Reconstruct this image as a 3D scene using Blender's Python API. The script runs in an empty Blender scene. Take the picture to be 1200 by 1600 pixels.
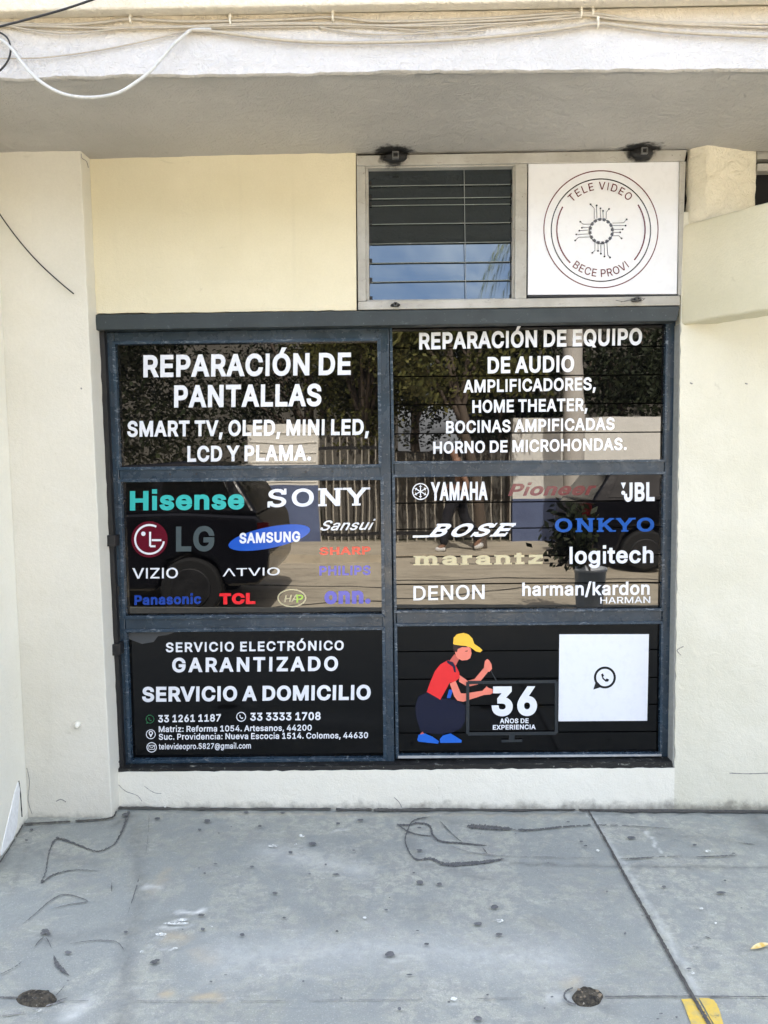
import bpy, bmesh, math, random
from math import radians, sin, cos, pi, sqrt, atan2, floor
from mathutils import Vector, Matrix, noise
from mathutils.geometry import delaunay_2d_cdt

random.seed(7)
C = bpy.context.scene.collection
SC = bpy.context.scene

# ------------------------------------------------------------------ camera
CAM = Vector((0.0, -3.2, 1.54))
YAW, PITCH, ROLL, FPX = -0.01503, -0.07893, -0.01362, 1200.0
FWD = Vector((sin(YAW) * cos(PITCH), cos(YAW) * cos(PITCH), sin(PITCH)))
_r = Vector((cos(YAW), -sin(YAW), 0)); _u = _r.cross(FWD)
RGT = _r * cos(ROLL) + _u * sin(ROLL)
UPV = -_r * sin(ROLL) + _u * cos(ROLL)
cd = bpy.data.cameras.new('camera')
cd.sensor_fit = 'HORIZONTAL'; cd.sensor_width = 36.0; cd.lens = 36.0 * FPX / 1200.0
cd.clip_start = 0.05; cd.clip_end = 600
cam = bpy.data.objects.new('camera', cd); C.objects.link(cam)
cam.matrix_world = Matrix(((RGT.x, UPV.x, -FWD.x, CAM.x), (RGT.y, UPV.y, -FWD.y, CAM.y), (RGT.z, UPV.z, -FWD.z, CAM.z), (0, 0, 0, 1)))
SC.camera = cam

# ------------------------------------------------------------------ sky, sun, exposure
SUN_EL, SUN_AZ = radians(50), radians(8)          # the sun stands behind the building (+Y)
w = bpy.data.worlds.new('World'); SC.world = w; w.use_nodes = True
wn = w.node_tree; bg = wn.nodes['Background']
sky = wn.nodes.new('ShaderNodeTexSky'); sky.sky_type = 'NISHITA'; sky.sun_disc = False
sky.air_density, sky.dust_density, sky.ozone_density = 1, 5, 0; sky.sun_elevation = SUN_EL; sky.sun_rotation = SUN_AZ
tc = wn.nodes.new('ShaderNodeTexCoord'); cm = wn.nodes.new('ShaderNodeVectorMath'); cm.operation = 'MULTIPLY'; cm.inputs[1].default_value = (1, 1, 2.6)
cn = wn.nodes.new('ShaderNodeTexNoise'); cn.inputs['Scale'].default_value = 2.6; cn.inputs['Detail'].default_value = 9; cn.inputs['Roughness'].default_value = .62; cn.inputs['Distortion'].default_value = .5
cr = wn.nodes.new('ShaderNodeMapRange'); cr.interpolation_type = 'SMOOTHSTEP'; cr.inputs[1].default_value = .40; cr.inputs[2].default_value = .66; cr.inputs[4].default_value = .75
cx_ = wn.nodes.new('ShaderNodeMix'); cx_.data_type = 'RGBA'; cx_.inputs[7].default_value = (4.6, 4.6, 4.7, 1)          # thin white cloud
wn.links.new(tc.outputs['Generated'], cm.inputs[0]); wn.links.new(cm.outputs[0], cn.inputs['Vector']); wn.links.new(cn.outputs[0], cr.inputs[0])
wn.links.new(cr.outputs[0], cx_.inputs[0]); wn.links.new(sky.outputs[0], cx_.inputs[6]); wn.links.new(cx_.outputs[2], bg.inputs[0]); bg.inputs[1].default_value = 0.15
sl = bpy.data.lights.new('sun', 'SUN'); sl.energy = 4.2; sl.angle = radians(0.5); sl.color = (1, 0.94, 0.85)
so = bpy.data.objects.new('sun', sl); C.objects.link(so)
sd = Vector((sin(SUN_AZ) * cos(SUN_EL), cos(SUN_AZ) * cos(SUN_EL), sin(SUN_EL)))
so.rotation_euler = sd.to_track_quat('Z', 'Y').to_euler(); so.location = (2, 12, 14)
SC.view_settings.view_transform = 'Standard'; SC.view_settings.look = 'None'
SC.view_settings.gamma = 1; SC.view_settings.use_curve_mapping = False
SC.view_settings.exposure = 2.87

# ------------------------------------------------------------------ measuring helpers
def ray(x, y): return RGT * ((x - 600) / FPX) + UPV * ((800 - y) / FPX) + FWD
def U(x, y, Y=0.0):                                # point on the plane y = Y
    d = ray(x, y); return CAM + d * ((Y - CAM.y) / d.y)
def UZ(x, y, Z):
    d = ray(x, y); return CAM + d * ((Z - CAM.z) / d.z)
SLOPE = -0.0128
def gz(x): return SLOPE * x                        # the pavement falls slightly to the right
def UG(x, y, h=0.0):
    d = ray(x, y); t = (h + SLOPE * CAM.x - CAM.z) / (d.z - SLOPE * d.x); return CAM + d * t
def UP(x, y, P0, n):
    d = ray(x, y); return CAM + d * ((P0 - CAM).dot(n) / d.dot(n))
GLASS_Y = 0.075
def MIR(x, y, Yw):                                 # place across the street that the glass mirrors at this spot
    p = U(x, y, 2 * GLASS_Y - Yw); return Vector((p.x, Yw, p.z))

# ------------------------------------------------------------------ object helpers
def wloc(o):
    v = Vector((0, 0, 0))
    while o is not None: v += o.location; o = o.parent
    return v
def thing(name, label, cat, loc=(0, 0, 0), group=None):
    o = bpy.data.objects.new(name, None); C.objects.link(o); o.location = loc; o.empty_display_size = 0.1
    return tag(o, label, cat, group)
def tag(o, label=None, cat=None, group=None, kind=None):
    if label: o['label'] = label
    if cat: o['category'] = cat
    if group: o['group'] = group
    if kind: o['kind'] = kind
    return o
class MB:
    def __init__(s): s.v = []; s.f = []; s.m = []
    def add(s, vs, fs, mi=0):
        b = len(s.v); s.v += [Vector(p) for p in vs]
        for f in fs: s.f.append([i + b for i in f]); s.m.append(mi)
    def prism(s, pts, off, mi=0):                  # polygon swept along a vector
        n = len(pts); off = Vector(off); pts = [Vector(p) for p in pts]
        s.add(pts + [p + off for p in pts], [list(range(n)), list(range(2 * n - 1, n - 1, -1))] +
              [[(i + 1) % n, i, i + n, (i + 1) % n + n] for i in range(n)], mi)
    def box(s, a, b, mi=0):
        (x0, y0, z0), (x1, y1, z1) = a, b
        s.add([(x0, y0, z0), (x1, y0, z0), (x1, y1, z0), (x0, y1, z0), (x0, y0, z1), (x1, y0, z1), (x1, y1, z1), (x0, y1, z1)],
              [[3, 2, 1, 0], [4, 5, 6, 7], [0, 1, 5, 4], [1, 2, 6, 5], [2, 3, 7, 6], [3, 0, 4, 7]], mi)
    def tube(s, path, r, n=8, mi=0, caps=True):
        path = [Vector(p) for p in path]; b = len(s.v); m = len(path)
        rr = r if isinstance(r, (list, tuple)) else [r] * m
        ref = None
        for i, p in enumerate(path):
            t = (path[min(i + 1, m - 1)] - path[max(i - 1, 0)]).normalized()
            if ref is None: ref = t.orthogonal().normalized()
            ref = (ref - t * ref.dot(t)); ref = ref.normalized() if ref.length > 1e-6 else t.orthogonal().normalized()
            q = t.cross(ref)
            for k in range(n):
                a = 2 * pi * k / n; s.v.append(p + (ref * cos(a) + q * sin(a)) * rr[i])
        for i in range(m - 1):
            for k in range(n):
                s.f.append([b + i * n + k, b + i * n + (k + 1) % n, b + (i + 1) * n + (k + 1) % n, b + (i + 1) * n + k]); s.m.append(mi)
        if caps:
            s.f.append([b + k for k in range(n)][::-1]); s.m.append(mi)
            s.f.append([b + (m - 1) * n + k for k in range(n)]); s.m.append(mi)
    def lathe(s, prof, c, n=24, mi=0):             # profile of (radius, height) about a vertical axis
        c = Vector(c); b = len(s.v)
        for r, z in prof:
            for k in range(n):
                a = 2 * pi * k / n; s.v.append(c + Vector((r * cos(a), r * sin(a), z)))
        for i in range(len(prof) - 1):
            for k in range(n):
                s.f.append([b + i * n + k, b + i * n + (k + 1) % n, b + (i + 1) * n + (k + 1) % n, b + (i + 1) * n + k]); s.m.append(mi)
    def build(s, name, mats, parent=None, smooth=False, bevel=0, segs=2, origin=None):
        me = bpy.data.meshes.new(name)
        base = wloc(parent) if parent else Vector((0, 0, 0))
        o = bpy.data.objects.new(name, me)
        org = Vector(origin) if origin is not None else (sum(s.v, Vector()) / len(s.v) if s.v else Vector())
        me.from_pydata([p - org for p in s.v], [], s.f); me.validate(clean_customdata=False)
        for m in (mats if isinstance(mats, (list, tuple)) else [mats]): me.materials.append(m)
        if len(me.materials) > 1 and len(me.polygons) == len(s.m): me.polygons.foreach_set('material_index', s.m)
        if smooth: me.polygons.foreach_set('use_smooth', [True] * len(me.polygons))
        C.objects.link(o); o.parent = parent; o.location = org - base
        if bevel:
            b = o.modifiers.new('bevel', 'BEVEL'); b.width = bevel; b.segments = segs; b.limit_method = 'ANGLE'; b.angle_limit = radians(40)
        me.update(); return o
def pxprism(mb, pts, Yf, Yb, mi=0):
    mb.prism([U(x, y, Yf) for x, y in pts], (0, Yb - Yf, 0), mi)
def bez(pts, k=8):                                 # Catmull-Rom through points
    pts = [Vector(p) for p in pts]; out = []
    for i in range(len(pts) - 1):
        p0, p1, p2, p3 = pts[max(i - 1, 0)], pts[i], pts[i + 1], pts[min(i + 2, len(pts) - 1)]
        for j in range(k):
            t = j / k
            out.append(0.5 * ((2 * p1) + (p2 - p0) * t + (2 * p0 - 5 * p1 + 4 * p2 - p3) * t * t + (3 * p1 - p0 - 3 * p2 + p3) * t ** 3))
    out.append(pts[-1]); return out
def nz(x, y=0, z=0): return noise.noise(Vector((x, y, z)))

# ------------------------------------------------------------------ materials
def L(r, g, b):                                    # sRGB 0-255 to linear
    f = lambda c: (c / 255 / 12.92) if c < 10.3 else ((c / 255 + .055) / 1.055) ** 2.4
    return (f(r), f(g), f(b), 1)
class NT:
    def __init__(s, name):
        s.mat = bpy.data.materials.new(name); s.mat.use_nodes = True; s.t = s.mat.node_tree
        s.b = s.t.nodes['Principled BSDF']; s.pos = s.n('ShaderNodeNewGeometry').outputs['Position']
    def n(s, t, **kw):
        nd = s.t.nodes.new(t)
        for k, v in kw.items(): setattr(nd, k, v)
        return nd
    def l(s, a, b): s.t.links.new(a, b)
    def put(s, sock, v):
        if hasattr(v, 'links') or isinstance(v, bpy.types.NodeSocket): s.l(v, sock)
        else: sock.default_value = v
    def noise(s, scale, detail=4, rough=.55, dist=0, vec=None, lo=None, hi=None):
        nd = s.n('ShaderNodeTexNoise'); nd.inputs['Scale'].default_value = scale; nd.inputs['Detail'].default_value = detail
        nd.inputs['Roughness'].default_value = rough; nd.inputs['Distortion'].default_value = dist
        s.l(vec if vec is not None else s.pos, nd.inputs['Vector']); o = nd.outputs[0]
        return s.ramp(o, lo, hi) if lo is not None else o
    def ramp(s, v, lo, hi, a=0., b=1.):
        nd = s.n('ShaderNodeMapRange', interpolation_type='SMOOTHSTEP'); s.l(v, nd.inputs[0])
        nd.inputs[1].default_value = lo; nd.inputs[2].default_value = hi; nd.inputs[3].default_value = a; nd.inputs[4].default_value = b
        return nd.outputs[0]
    def math(s, op, a, b=0.):
        nd = s.n('ShaderNodeMath', operation=op); s.put(nd.inputs[0], a); s.put(nd.inputs[1], b); return nd.outputs[0]
    def mix(s, f, a, b, mode='MIX'):
        nd = s.n('ShaderNodeMix', data_type='RGBA', blend_type=mode)
        s.put(nd.inputs[0], f); s.put(nd.inputs[6], a); s.put(nd.inputs[7], b); return nd.outputs[2]
    def stretch(s, sx, sy, sz):
        nd = s.n('ShaderNodeVectorMath', operation='MULTIPLY'); s.l(s.pos, nd.inputs[0]); nd.inputs[1].default_value = (sx, sy, sz); return nd.outputs[0]
    def near(s, p, r, wob=0.25, scale=25):         # 0 at p growing to 1 at the ragged ellipse of radii r
        a = s.n('ShaderNodeVectorMath', operation='SUBTRACT'); s.l(s.pos, a.inputs[0]); a.inputs[1].default_value = p
        m = s.n('ShaderNodeVectorMath', operation='DIVIDE'); s.l(a.outputs[0], m.inputs[0]); m.inputs[1].default_value = r
        ln = s.n('ShaderNodeVectorMath', operation='LENGTH'); s.l(m.outputs[0], ln.inputs[0])
        return s.math('ADD', ln.outputs['Value'], s.math('MULTIPLY', s.math('SUBTRACT', s.noise(scale, 5, .6), .5), wob * 4))
    def bump(s, h, strength, dist=.01, prev=None):
        nd = s.n('ShaderNodeBump'); nd.inputs['Strength'].default_value = strength; nd.inputs['Distance'].default_value = dist
        s.l(h, nd.inputs['Height'])
        if prev is not None: s.l(prev, nd.inputs['Normal'])
        return nd.outputs[0]
    def out(s, col=None, rough=None, normal=None, **kw):
        if col is not None: s.put(s.b.inputs['Base Color'], col)
        if rough is not None: s.put(s.b.inputs['Roughness'], rough)
        if normal is not None: s.l(normal, s.b.inputs['Normal'])
        for k, v in kw.items(): s.put(s.b.inputs[k.replace('_', ' ')], v)
        return s.mat
def flat(name, col, rough=.5, **kw):
    t = NT(name); g = t.noise(60, 3, lo=.3, hi=.7)
    c2 = tuple(x * .86 for x in col[:3]) + (1,)
    return t.out(t.mix(g, c2, col), rough, **kw)

GLYPHS = {   # advance, then outlines as x, y in thousandths
    ',': (188, [[38, -119, 68, 71, 137, 71, 84, -119]]),
    '.': (188, [[95, -4, 83, -3, 73, 1, 63, 9, 55, 18, 51, 29, 50, 41, 51, 53, 55, 64, 63, 73, 73, 81, 83, 85, 95, 87, 107, 85, 118, 81, 128, 73, 135, 64, 140, 53, 141, 41, 140, 29, 135, 18, 128, 9, 118, 1, 107, -3]]),
    '/': (249, [[235, 533, 71, -76, 14, -76, 178, 533]]),
    '0': (453, [[227, -7, 191, -3, 158, 7, 130, 24, 105, 48, 85, 77, 69, 113, 57, 155, 50, 202, 48, 254, 50, 306, 57, 353, 69, 395, 85, 431, 106, 461, 130, 484, 159, 502, 191, 512, 227, 516, 262, 512, 295, 502, 323, 484, 348, 461, 368, 431, 384, 395, 396, 353, 403, 306, 405, 254, 403, 202, 396, 155, 384, 113, 368, 77, 348, 48, 323, 24, 295, 7, 263, -3], [227, 50, 250, 52, 271, 60, 290, 74, 306, 92, 320, 116, 330, 144, 338, 176, 342, 213, 344, 254, 342, 295, 338, 332, 330, 365, 320, 393, 306, 416, 290, 435, 271, 449, 250, 457, 227, 460, 203, 457, 182, 449, 163, 435, 147, 416, 134, 393, 123, 365, 115, 332, 111, 295, 109, 254, 111, 213, 115, 176, 123, 144, 134, 116, 147, 92, 163, 74, 182, 60, 203, 52]]),
    '1': (453, [[76, 0, 76, 55, 391, 55, 391, 0], [276, 509, 276, 0, 212, 0, 212, 448, 209, 448, 86, 358, 86, 427, 198, 509]]),
    '2': (453, [[64, 0, 64, 47, 234, 229, 282, 282, 294, 298, 303, 312, 311, 327, 316, 341, 319, 356, 320, 371, 319, 389, 315, 405, 308, 419, 298, 431, 287, 441, 273, 449, 258, 455, 241, 458, 224, 460, 205, 458, 188, 454, 172, 447, 159, 438, 148, 427, 139, 413, 132, 398, 128, 381, 127, 362, 66, 362, 68, 391, 75, 418, 86, 442, 102, 464, 121, 482, 143, 496, 168, 507, 196, 513, 225, 516, 254, 513, 281, 507, 306, 497, 328, 482, 346, 465, 361, 445, 372, 423, 379, 398, 381, 372, 380, 354, 377, 336, 371, 318, 363, 299, 351, 280, 336, 259, 267, 180, 153, 60, 153, 57, 389, 57, 389, 0]]),
    '3': (453, [[218, -7, 188, -5, 159, 1, 133, 10, 108, 22, 88, 38, 70, 57, 57, 79, 48, 104, 44, 132, 109, 132, 112, 115, 118, 100, 126, 87, 137, 76, 150, 66, 165, 59, 182, 54, 200, 51, 219, 50, 239, 51, 258, 55, 275, 61, 291, 69, 304, 80, 315, 93, 323, 108, 328, 125, 329, 145, 328, 163, 323, 180, 316, 196, 306, 211, 292, 223, 275, 234, 254, 241, 229, 246, 201, 248, 157, 248, 157, 299, 288, 448, 288, 452, 70, 452, 70, 509, 372, 509, 372, 461, 211, 278, 211, 289, 247, 290, 279, 286, 308, 276, 333, 262, 354, 244, 371, 222, 383, 198, 391, 173, 393, 145, 390, 116, 383, 90, 370, 66, 354, 45, 333, 27, 309, 12, 281, 2, 251, -5]]),
    '4': (453, [[40, 105, 40, 158, 247, 509, 311, 509, 109, 166, 109, 163, 413, 163, 413, 105], [282, 0, 282, 121, 282, 146, 282, 318, 343, 318, 343, 0]]),
    '5': (453, [[221, -7, 192, -5, 165, 1, 140, 11, 118, 25, 99, 41, 83, 60, 71, 82, 63, 105, 60, 130, 122, 130, 125, 115, 130, 102, 138, 89, 148, 78, 160, 68, 173, 60, 188, 54, 204, 51, 221, 50, 241, 51, 259, 56, 276, 64, 291, 75, 304, 89, 314, 104, 322, 122, 326, 141, 328, 162, 326, 183, 321, 203, 314, 221, 303, 237, 290, 251, 275, 262, 257, 270, 238, 275, 218, 277, 201, 276, 184, 273, 167, 268, 152, 262, 139, 255, 128, 246, 67, 253, 96, 509, 366, 509, 366, 452, 151, 452, 134, 301, 136, 301, 148, 311, 162, 318, 178, 325, 194, 330, 212, 333, 229, 334, 252, 332, 274, 328, 294, 321, 313, 311, 330, 299, 345, 285, 358, 269, 370, 251, 379, 231, 386, 210, 390, 187, 391, 163, 388, 132, 381, 102, 369, 76, 352, 52, 332, 32, 309, 15, 282, 3, 253, -4]]),
    '6': (453, [[226, -7, 196, -4, 168, 3, 142, 15, 119, 31, 100, 51, 84, 74, 73, 101, 66, 130, 64, 162, 65, 187, 71, 212, 80, 239, 93, 268, 112, 302, 137, 340, 252, 509, 322, 509, 151, 261, 145, 261, 151, 270, 157, 279, 165, 288, 174, 295, 184, 302, 196, 307, 208, 311, 221, 313, 235, 314, 265, 312, 291, 305, 316, 295, 337, 280, 355, 262, 370, 240, 380, 215, 387, 187, 389, 157, 387, 127, 379, 98, 368, 73, 352, 50, 333, 30, 310, 14, 284, 3, 257, -4], [226, 48, 245, 50, 263, 55, 279, 63, 293, 73, 304, 86, 314, 101, 322, 119, 326, 137, 327, 157, 326, 178, 322, 196, 314, 213, 304, 228, 293, 241, 279, 251, 263, 259, 245, 264, 226, 265, 207, 264, 190, 259, 174, 252, 160, 241, 148, 229, 138, 214, 131, 197, 126, 179, 125, 158, 126, 138, 131, 119, 138, 102, 148, 86, 160, 73, 174, 63, 190, 55, 207, 50]]),
    '7': (453, [[97, 0, 323, 448, 323, 452, 62, 452, 62, 509, 391, 509, 391, 449, 165, 0]]),
    '8': (453, [[226, -7, 193, -5, 163, 1, 136, 11, 111, 25, 91, 42, 74, 62, 62, 84, 54, 109, 52, 135, 53, 156, 58, 176, 65, 195, 75, 212, 87, 228, 101, 241, 117, 252, 134, 260, 153, 265, 153, 267, 129, 276, 109, 289, 93, 308, 80, 330, 73, 354, 70, 380, 73, 405, 79, 429, 90, 450, 106, 469, 124, 485, 146, 498, 170, 508, 197, 514, 226, 516, 255, 514, 282, 508, 306, 498, 328, 485, 346, 469, 361, 450, 373, 429, 379, 405, 382, 380, 379, 354, 372, 330, 359, 308, 343, 289, 323, 276, 300, 267, 300, 265, 319, 260, 335, 252, 351, 241, 365, 228, 377, 212, 387, 195, 395, 176, 399, 156, 401, 135, 398, 109, 391, 84, 378, 62, 362, 42, 341, 25, 317, 11, 289, 1, 259, -5], [226, 49, 248, 50, 267, 54, 285, 60, 300, 69, 313, 79, 323, 91, 331, 106, 335, 121, 337, 139, 335, 157, 330, 173, 322, 189, 312, 202, 298, 213, 283, 223, 265, 230, 247, 234, 226, 235, 206, 234, 187, 230, 169, 223, 154, 213, 140, 202, 130, 189, 122, 173, 117, 157, 115, 139, 117, 121, 121, 106, 129, 91, 139, 79, 152, 69, 167, 60, 185, 54, 205, 50], [226, 290, 244, 291, 260, 294, 274, 300, 287, 308, 298, 318, 307, 330, 314, 344, 318, 359, 319, 376, 318, 392, 314, 407, 308, 420, 299, 432, 288, 442, 275, 449, 260, 455, 244, 459, 226, 460, 208, 459, 192, 455, 177, 449, 164, 442, 153, 432, 145, 420, 138, 407, 134, 392, 133, 376, 134, 359, 138, 344, 145, 330, 154, 318, 165, 308, 178, 300, 193, 294, 209, 291]]),
    ':': (188, [[95, -4, 83, -3, 73, 1, 63, 9, 55, 18, 51, 29, 50, 41, 51, 53, 55, 64, 63, 73, 73, 81, 83, 85, 95, 87, 107, 85, 118, 81, 128, 73, 135, 64, 140, 53, 141, 41, 140, 29, 135, 18, 128, 9, 118, 1, 107, -3], [95, 271, 83, 272, 73, 277, 63, 284, 55, 294, 51, 304, 50, 316, 51, 328, 55, 339, 63, 349, 73, 356, 83, 360, 95, 362, 107, 360, 118, 356, 128, 349, 135, 339, 140, 328, 141, 316, 140, 304, 135, 294, 128, 284, 118, 277, 107, 272]]),
    '@': (676, [[355, -135, 307, -133, 262, -126, 221, -114, 184, -98, 151, -77, 122, -53, 98, -24, 77, 9, 61, 46, 50, 87, 43, 131, 40, 179, 43, 226, 50, 269, 61, 309, 78, 346, 98, 379, 123, 408, 151, 433, 184, 454, 220, 470, 260, 482, 303, 489, 349, 492, 394, 489, 435, 482, 472, 469, 506, 452, 536, 432, 562, 407, 584, 380, 603, 351, 617, 319, 627, 285, 633, 251, 635, 215, 631, 142, 627, 118, 622, 96, 615, 76, 605, 57, 593, 42, 579, 28, 561, 18, 541, 13, 517, 11, 476, 17, 463, 21, 451, 28, 441, 36, 432, 45, 426, 56, 423, 68, 420, 68, 413, 54, 402, 41, 388, 30, 371, 20, 351, 15, 326, 13, 298, 15, 273, 23, 251, 35, 232, 52, 216, 73, 204, 96, 195, 123, 190, 152, 188, 182, 190, 212, 197, 239, 207, 265, 220, 287, 237, 306, 257, 322, 279, 334, 304, 341, 330, 343, 351, 342, 369, 338, 385, 331, 398, 323, 409, 314, 416, 306, 419, 306, 419, 335, 474, 335, 474, 110, 475, 97, 479, 85, 485, 74, 493, 66, 505, 61, 518, 59, 533, 61, 546, 66, 557, 76, 565, 89, 571, 106, 576, 127, 579, 152, 580, 182, 581, 215, 579, 245, 575, 273, 567, 301, 555, 327, 541, 351, 523, 373, 502, 393, 477, 410, 450, 424, 419, 434, 385, 440, 347, 442, 309, 440, 274, 434, 242, 424, 213, 410, 187, 393, 164, 372, 144, 347, 128, 320, 115, 289, 105, 255, 100, 218, 98, 178, 100, 138, 105, 100, 115, 66, 128, 35, 144, 8, 165, -17, 188, -37, 215, -54, 246, -68, 280, -78, 317, -83, 357, -85, 412, -80, 458, -69, 489, -59, 504, -107, 464, -120, 411, -131], [329, 65, 350, 66, 368, 71, 382, 78, 395, 89, 405, 102, 412, 118, 417, 138, 421, 160, 422, 185, 421, 210, 417, 231, 411, 249, 403, 263, 393, 274, 381, 282, 366, 287, 350, 290, 331, 292, 313, 290, 297, 285, 283, 277, 271, 267, 260, 254, 252, 239, 246, 222, 243, 204, 242, 185, 243, 164, 246, 144, 251, 125, 258, 108, 267, 94, 279, 81, 293, 72, 310, 67]]),
    'A': (480, [[16, 0, 201, 509, 276, 509, 463, 0, 395, 0, 287, 302, 264, 372, 232, 478, 245, 478, 213, 371, 191, 302, 85, 0], [110, 142, 110, 199, 370, 199, 370, 142]]),
    'B': (456, [[60, 0, 60, 509, 241, 509, 274, 507, 304, 501, 329, 491, 350, 477, 367, 461, 381, 442, 390, 421, 396, 398, 398, 374, 397, 353, 393, 336, 387, 320, 378, 307, 368, 295, 356, 286, 343, 278, 329, 272, 315, 267, 315, 262, 331, 260, 347, 254, 363, 245, 378, 234, 391, 220, 402, 203, 411, 184, 416, 161, 418, 136, 416, 111, 410, 88, 400, 67, 386, 48, 368, 31, 344, 18, 317, 8, 284, 2, 247, 0], [125, 57, 245, 57, 281, 60, 309, 67, 330, 80, 344, 96, 353, 115, 355, 137, 354, 153, 350, 169, 342, 184, 333, 197, 320, 209, 306, 218, 289, 225, 269, 229, 248, 231, 125, 231], [125, 285, 238, 285, 256, 287, 273, 290, 288, 296, 302, 304, 314, 314, 323, 326, 330, 340, 335, 355, 336, 372, 333, 393, 326, 412, 313, 429, 294, 442, 270, 449, 240, 452, 125, 452]]),
    'C': (510, [[267, -7, 225, -3, 186, 7, 150, 25, 119, 49, 92, 79, 70, 115, 53, 157, 44, 203, 40, 254, 44, 305, 53, 352, 70, 393, 92, 429, 119, 459, 150, 484, 186, 501, 225, 512, 267, 516, 293, 514, 317, 511, 340, 504, 362, 496, 383, 485, 402, 471, 419, 456, 435, 438, 448, 418, 459, 397, 467, 373, 473, 348, 408, 348, 404, 365, 397, 380, 389, 395, 380, 407, 369, 418, 357, 428, 344, 437, 330, 444, 315, 449, 300, 453, 284, 455, 267, 456, 237, 453, 209, 445, 184, 432, 161, 414, 141, 391, 125, 364, 113, 332, 106, 295, 103, 254, 106, 213, 113, 177, 125, 145, 141, 117, 161, 94, 184, 76, 210, 63, 237, 56, 267, 53, 284, 54, 300, 56, 315, 60, 330, 65, 344, 72, 357, 81, 369, 90, 380, 102, 389, 114, 397, 128, 404, 144, 408, 160, 473, 160, 467, 135, 459, 112, 448, 91, 435, 71, 420, 53, 402, 38, 383, 24, 363, 13, 341, 5, 317, -2, 293, -6]]),
    'D': (502, [[219, 0, 96, 0, 96, 57, 215, 57, 254, 60, 288, 68, 318, 81, 343, 99, 363, 122, 379, 149, 390, 181, 397, 216, 399, 255, 397, 294, 390, 329, 379, 361, 364, 388, 344, 410, 320, 428, 291, 441, 258, 449, 221, 452, 93, 452, 93, 509, 225, 509, 273, 505, 315, 495, 353, 478, 385, 455, 412, 426, 433, 391, 449, 351, 458, 306, 462, 255, 458, 205, 449, 159, 433, 119, 411, 83, 384, 54, 351, 31, 312, 14, 268, 3], [125, 509, 125, 0, 60, 0, 60, 509]]),
    'E': (419, [[60, 0, 60, 509, 372, 509, 372, 452, 125, 452, 125, 286, 355, 286, 355, 229, 125, 229, 125, 57, 375, 57, 375, 0]]),
    'F': (410, [[60, 0, 60, 509, 369, 509, 369, 452, 125, 452, 125, 278, 346, 278, 346, 221, 125, 221, 125, 0]]),
    'G': (520, [[269, -7, 225, -3, 185, 7, 149, 25, 118, 49, 91, 79, 69, 116, 53, 157, 43, 203, 40, 254, 43, 305, 53, 352, 69, 393, 91, 429, 117, 459, 149, 484, 184, 501, 223, 512, 265, 516, 291, 514, 316, 510, 340, 504, 363, 494, 384, 483, 403, 469, 421, 453, 436, 436, 449, 416, 460, 395, 468, 373, 474, 349, 408, 349, 402, 365, 395, 379, 387, 393, 378, 406, 368, 417, 356, 427, 344, 436, 330, 443, 315, 448, 300, 453, 283, 455, 265, 456, 236, 453, 209, 445, 183, 432, 160, 414, 141, 392, 125, 364, 113, 332, 106, 295, 103, 254, 106, 213, 113, 177, 125, 145, 141, 117, 161, 95, 184, 76, 210, 63, 238, 56, 269, 53, 296, 55, 322, 61, 345, 71, 365, 85, 382, 102, 396, 123, 407, 147, 413, 173, 415, 202, 434, 199, 283, 199, 283, 256, 478, 256, 478, 200, 475, 160, 466, 124, 451, 91, 431, 62, 406, 38, 377, 19, 344, 5, 308, -4]]),
    'H': (517, [[60, 0, 60, 509, 125, 509, 125, 289, 392, 289, 392, 509, 457, 509, 457, 0, 392, 0, 392, 232, 125, 232, 125, 0]]),
    'I': (301, [[31, 0, 31, 57, 118, 57, 118, 452, 31, 452, 31, 509, 269, 509, 269, 452, 183, 452, 183, 57, 269, 57, 269, 0]]),
    'J': (396, [[185, -7, 143, -2, 106, 11, 75, 33, 52, 63, 38, 100, 33, 145, 33, 173, 98, 173, 98, 145, 100, 117, 108, 93, 122, 74, 139, 61, 160, 53, 185, 50, 209, 53, 230, 61, 248, 74, 261, 93, 269, 117, 272, 145, 272, 509, 336, 509, 336, 145, 332, 100, 318, 63, 294, 33, 263, 11, 227, -2]]),
    'K': (467, [[104, 145, 104, 216, 139, 261, 174, 303, 212, 344, 364, 509, 448, 509, 231, 276, 228, 276], [60, 0, 60, 509, 125, 509, 125, 334, 124, 225, 125, 193, 125, 0], [372, 0, 188, 259, 228, 309, 449, 0]]),
    'L': (393, [[60, 0, 60, 509, 125, 509, 125, 57, 361, 57, 361, 0]]),
    'M': (628, [[60, 0, 60, 509, 152, 509, 277, 187, 287, 159, 299, 123, 311, 84, 322, 49, 307, 49, 318, 83, 330, 121, 342, 158, 352, 187, 476, 509, 568, 509, 568, 0, 504, 0, 504, 291, 504, 327, 505, 369, 506, 413, 507, 457, 513, 457, 498, 409, 482, 363, 467, 322, 456, 291, 342, 0, 286, 0, 170, 291, 159, 321, 145, 361, 129, 408, 112, 457, 119, 457, 120, 416, 121, 372, 122, 328, 122, 291, 122, 0]]),
    'N': (523, [[60, 0, 60, 509, 136, 509, 343, 183, 363, 151, 388, 107, 414, 55, 405, 54, 401, 108, 399, 157, 399, 195, 399, 509, 463, 509, 463, 0, 387, 0, 202, 290, 177, 331, 148, 381, 108, 452, 119, 454, 122, 384, 124, 328, 125, 291, 125, 0]]),
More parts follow.
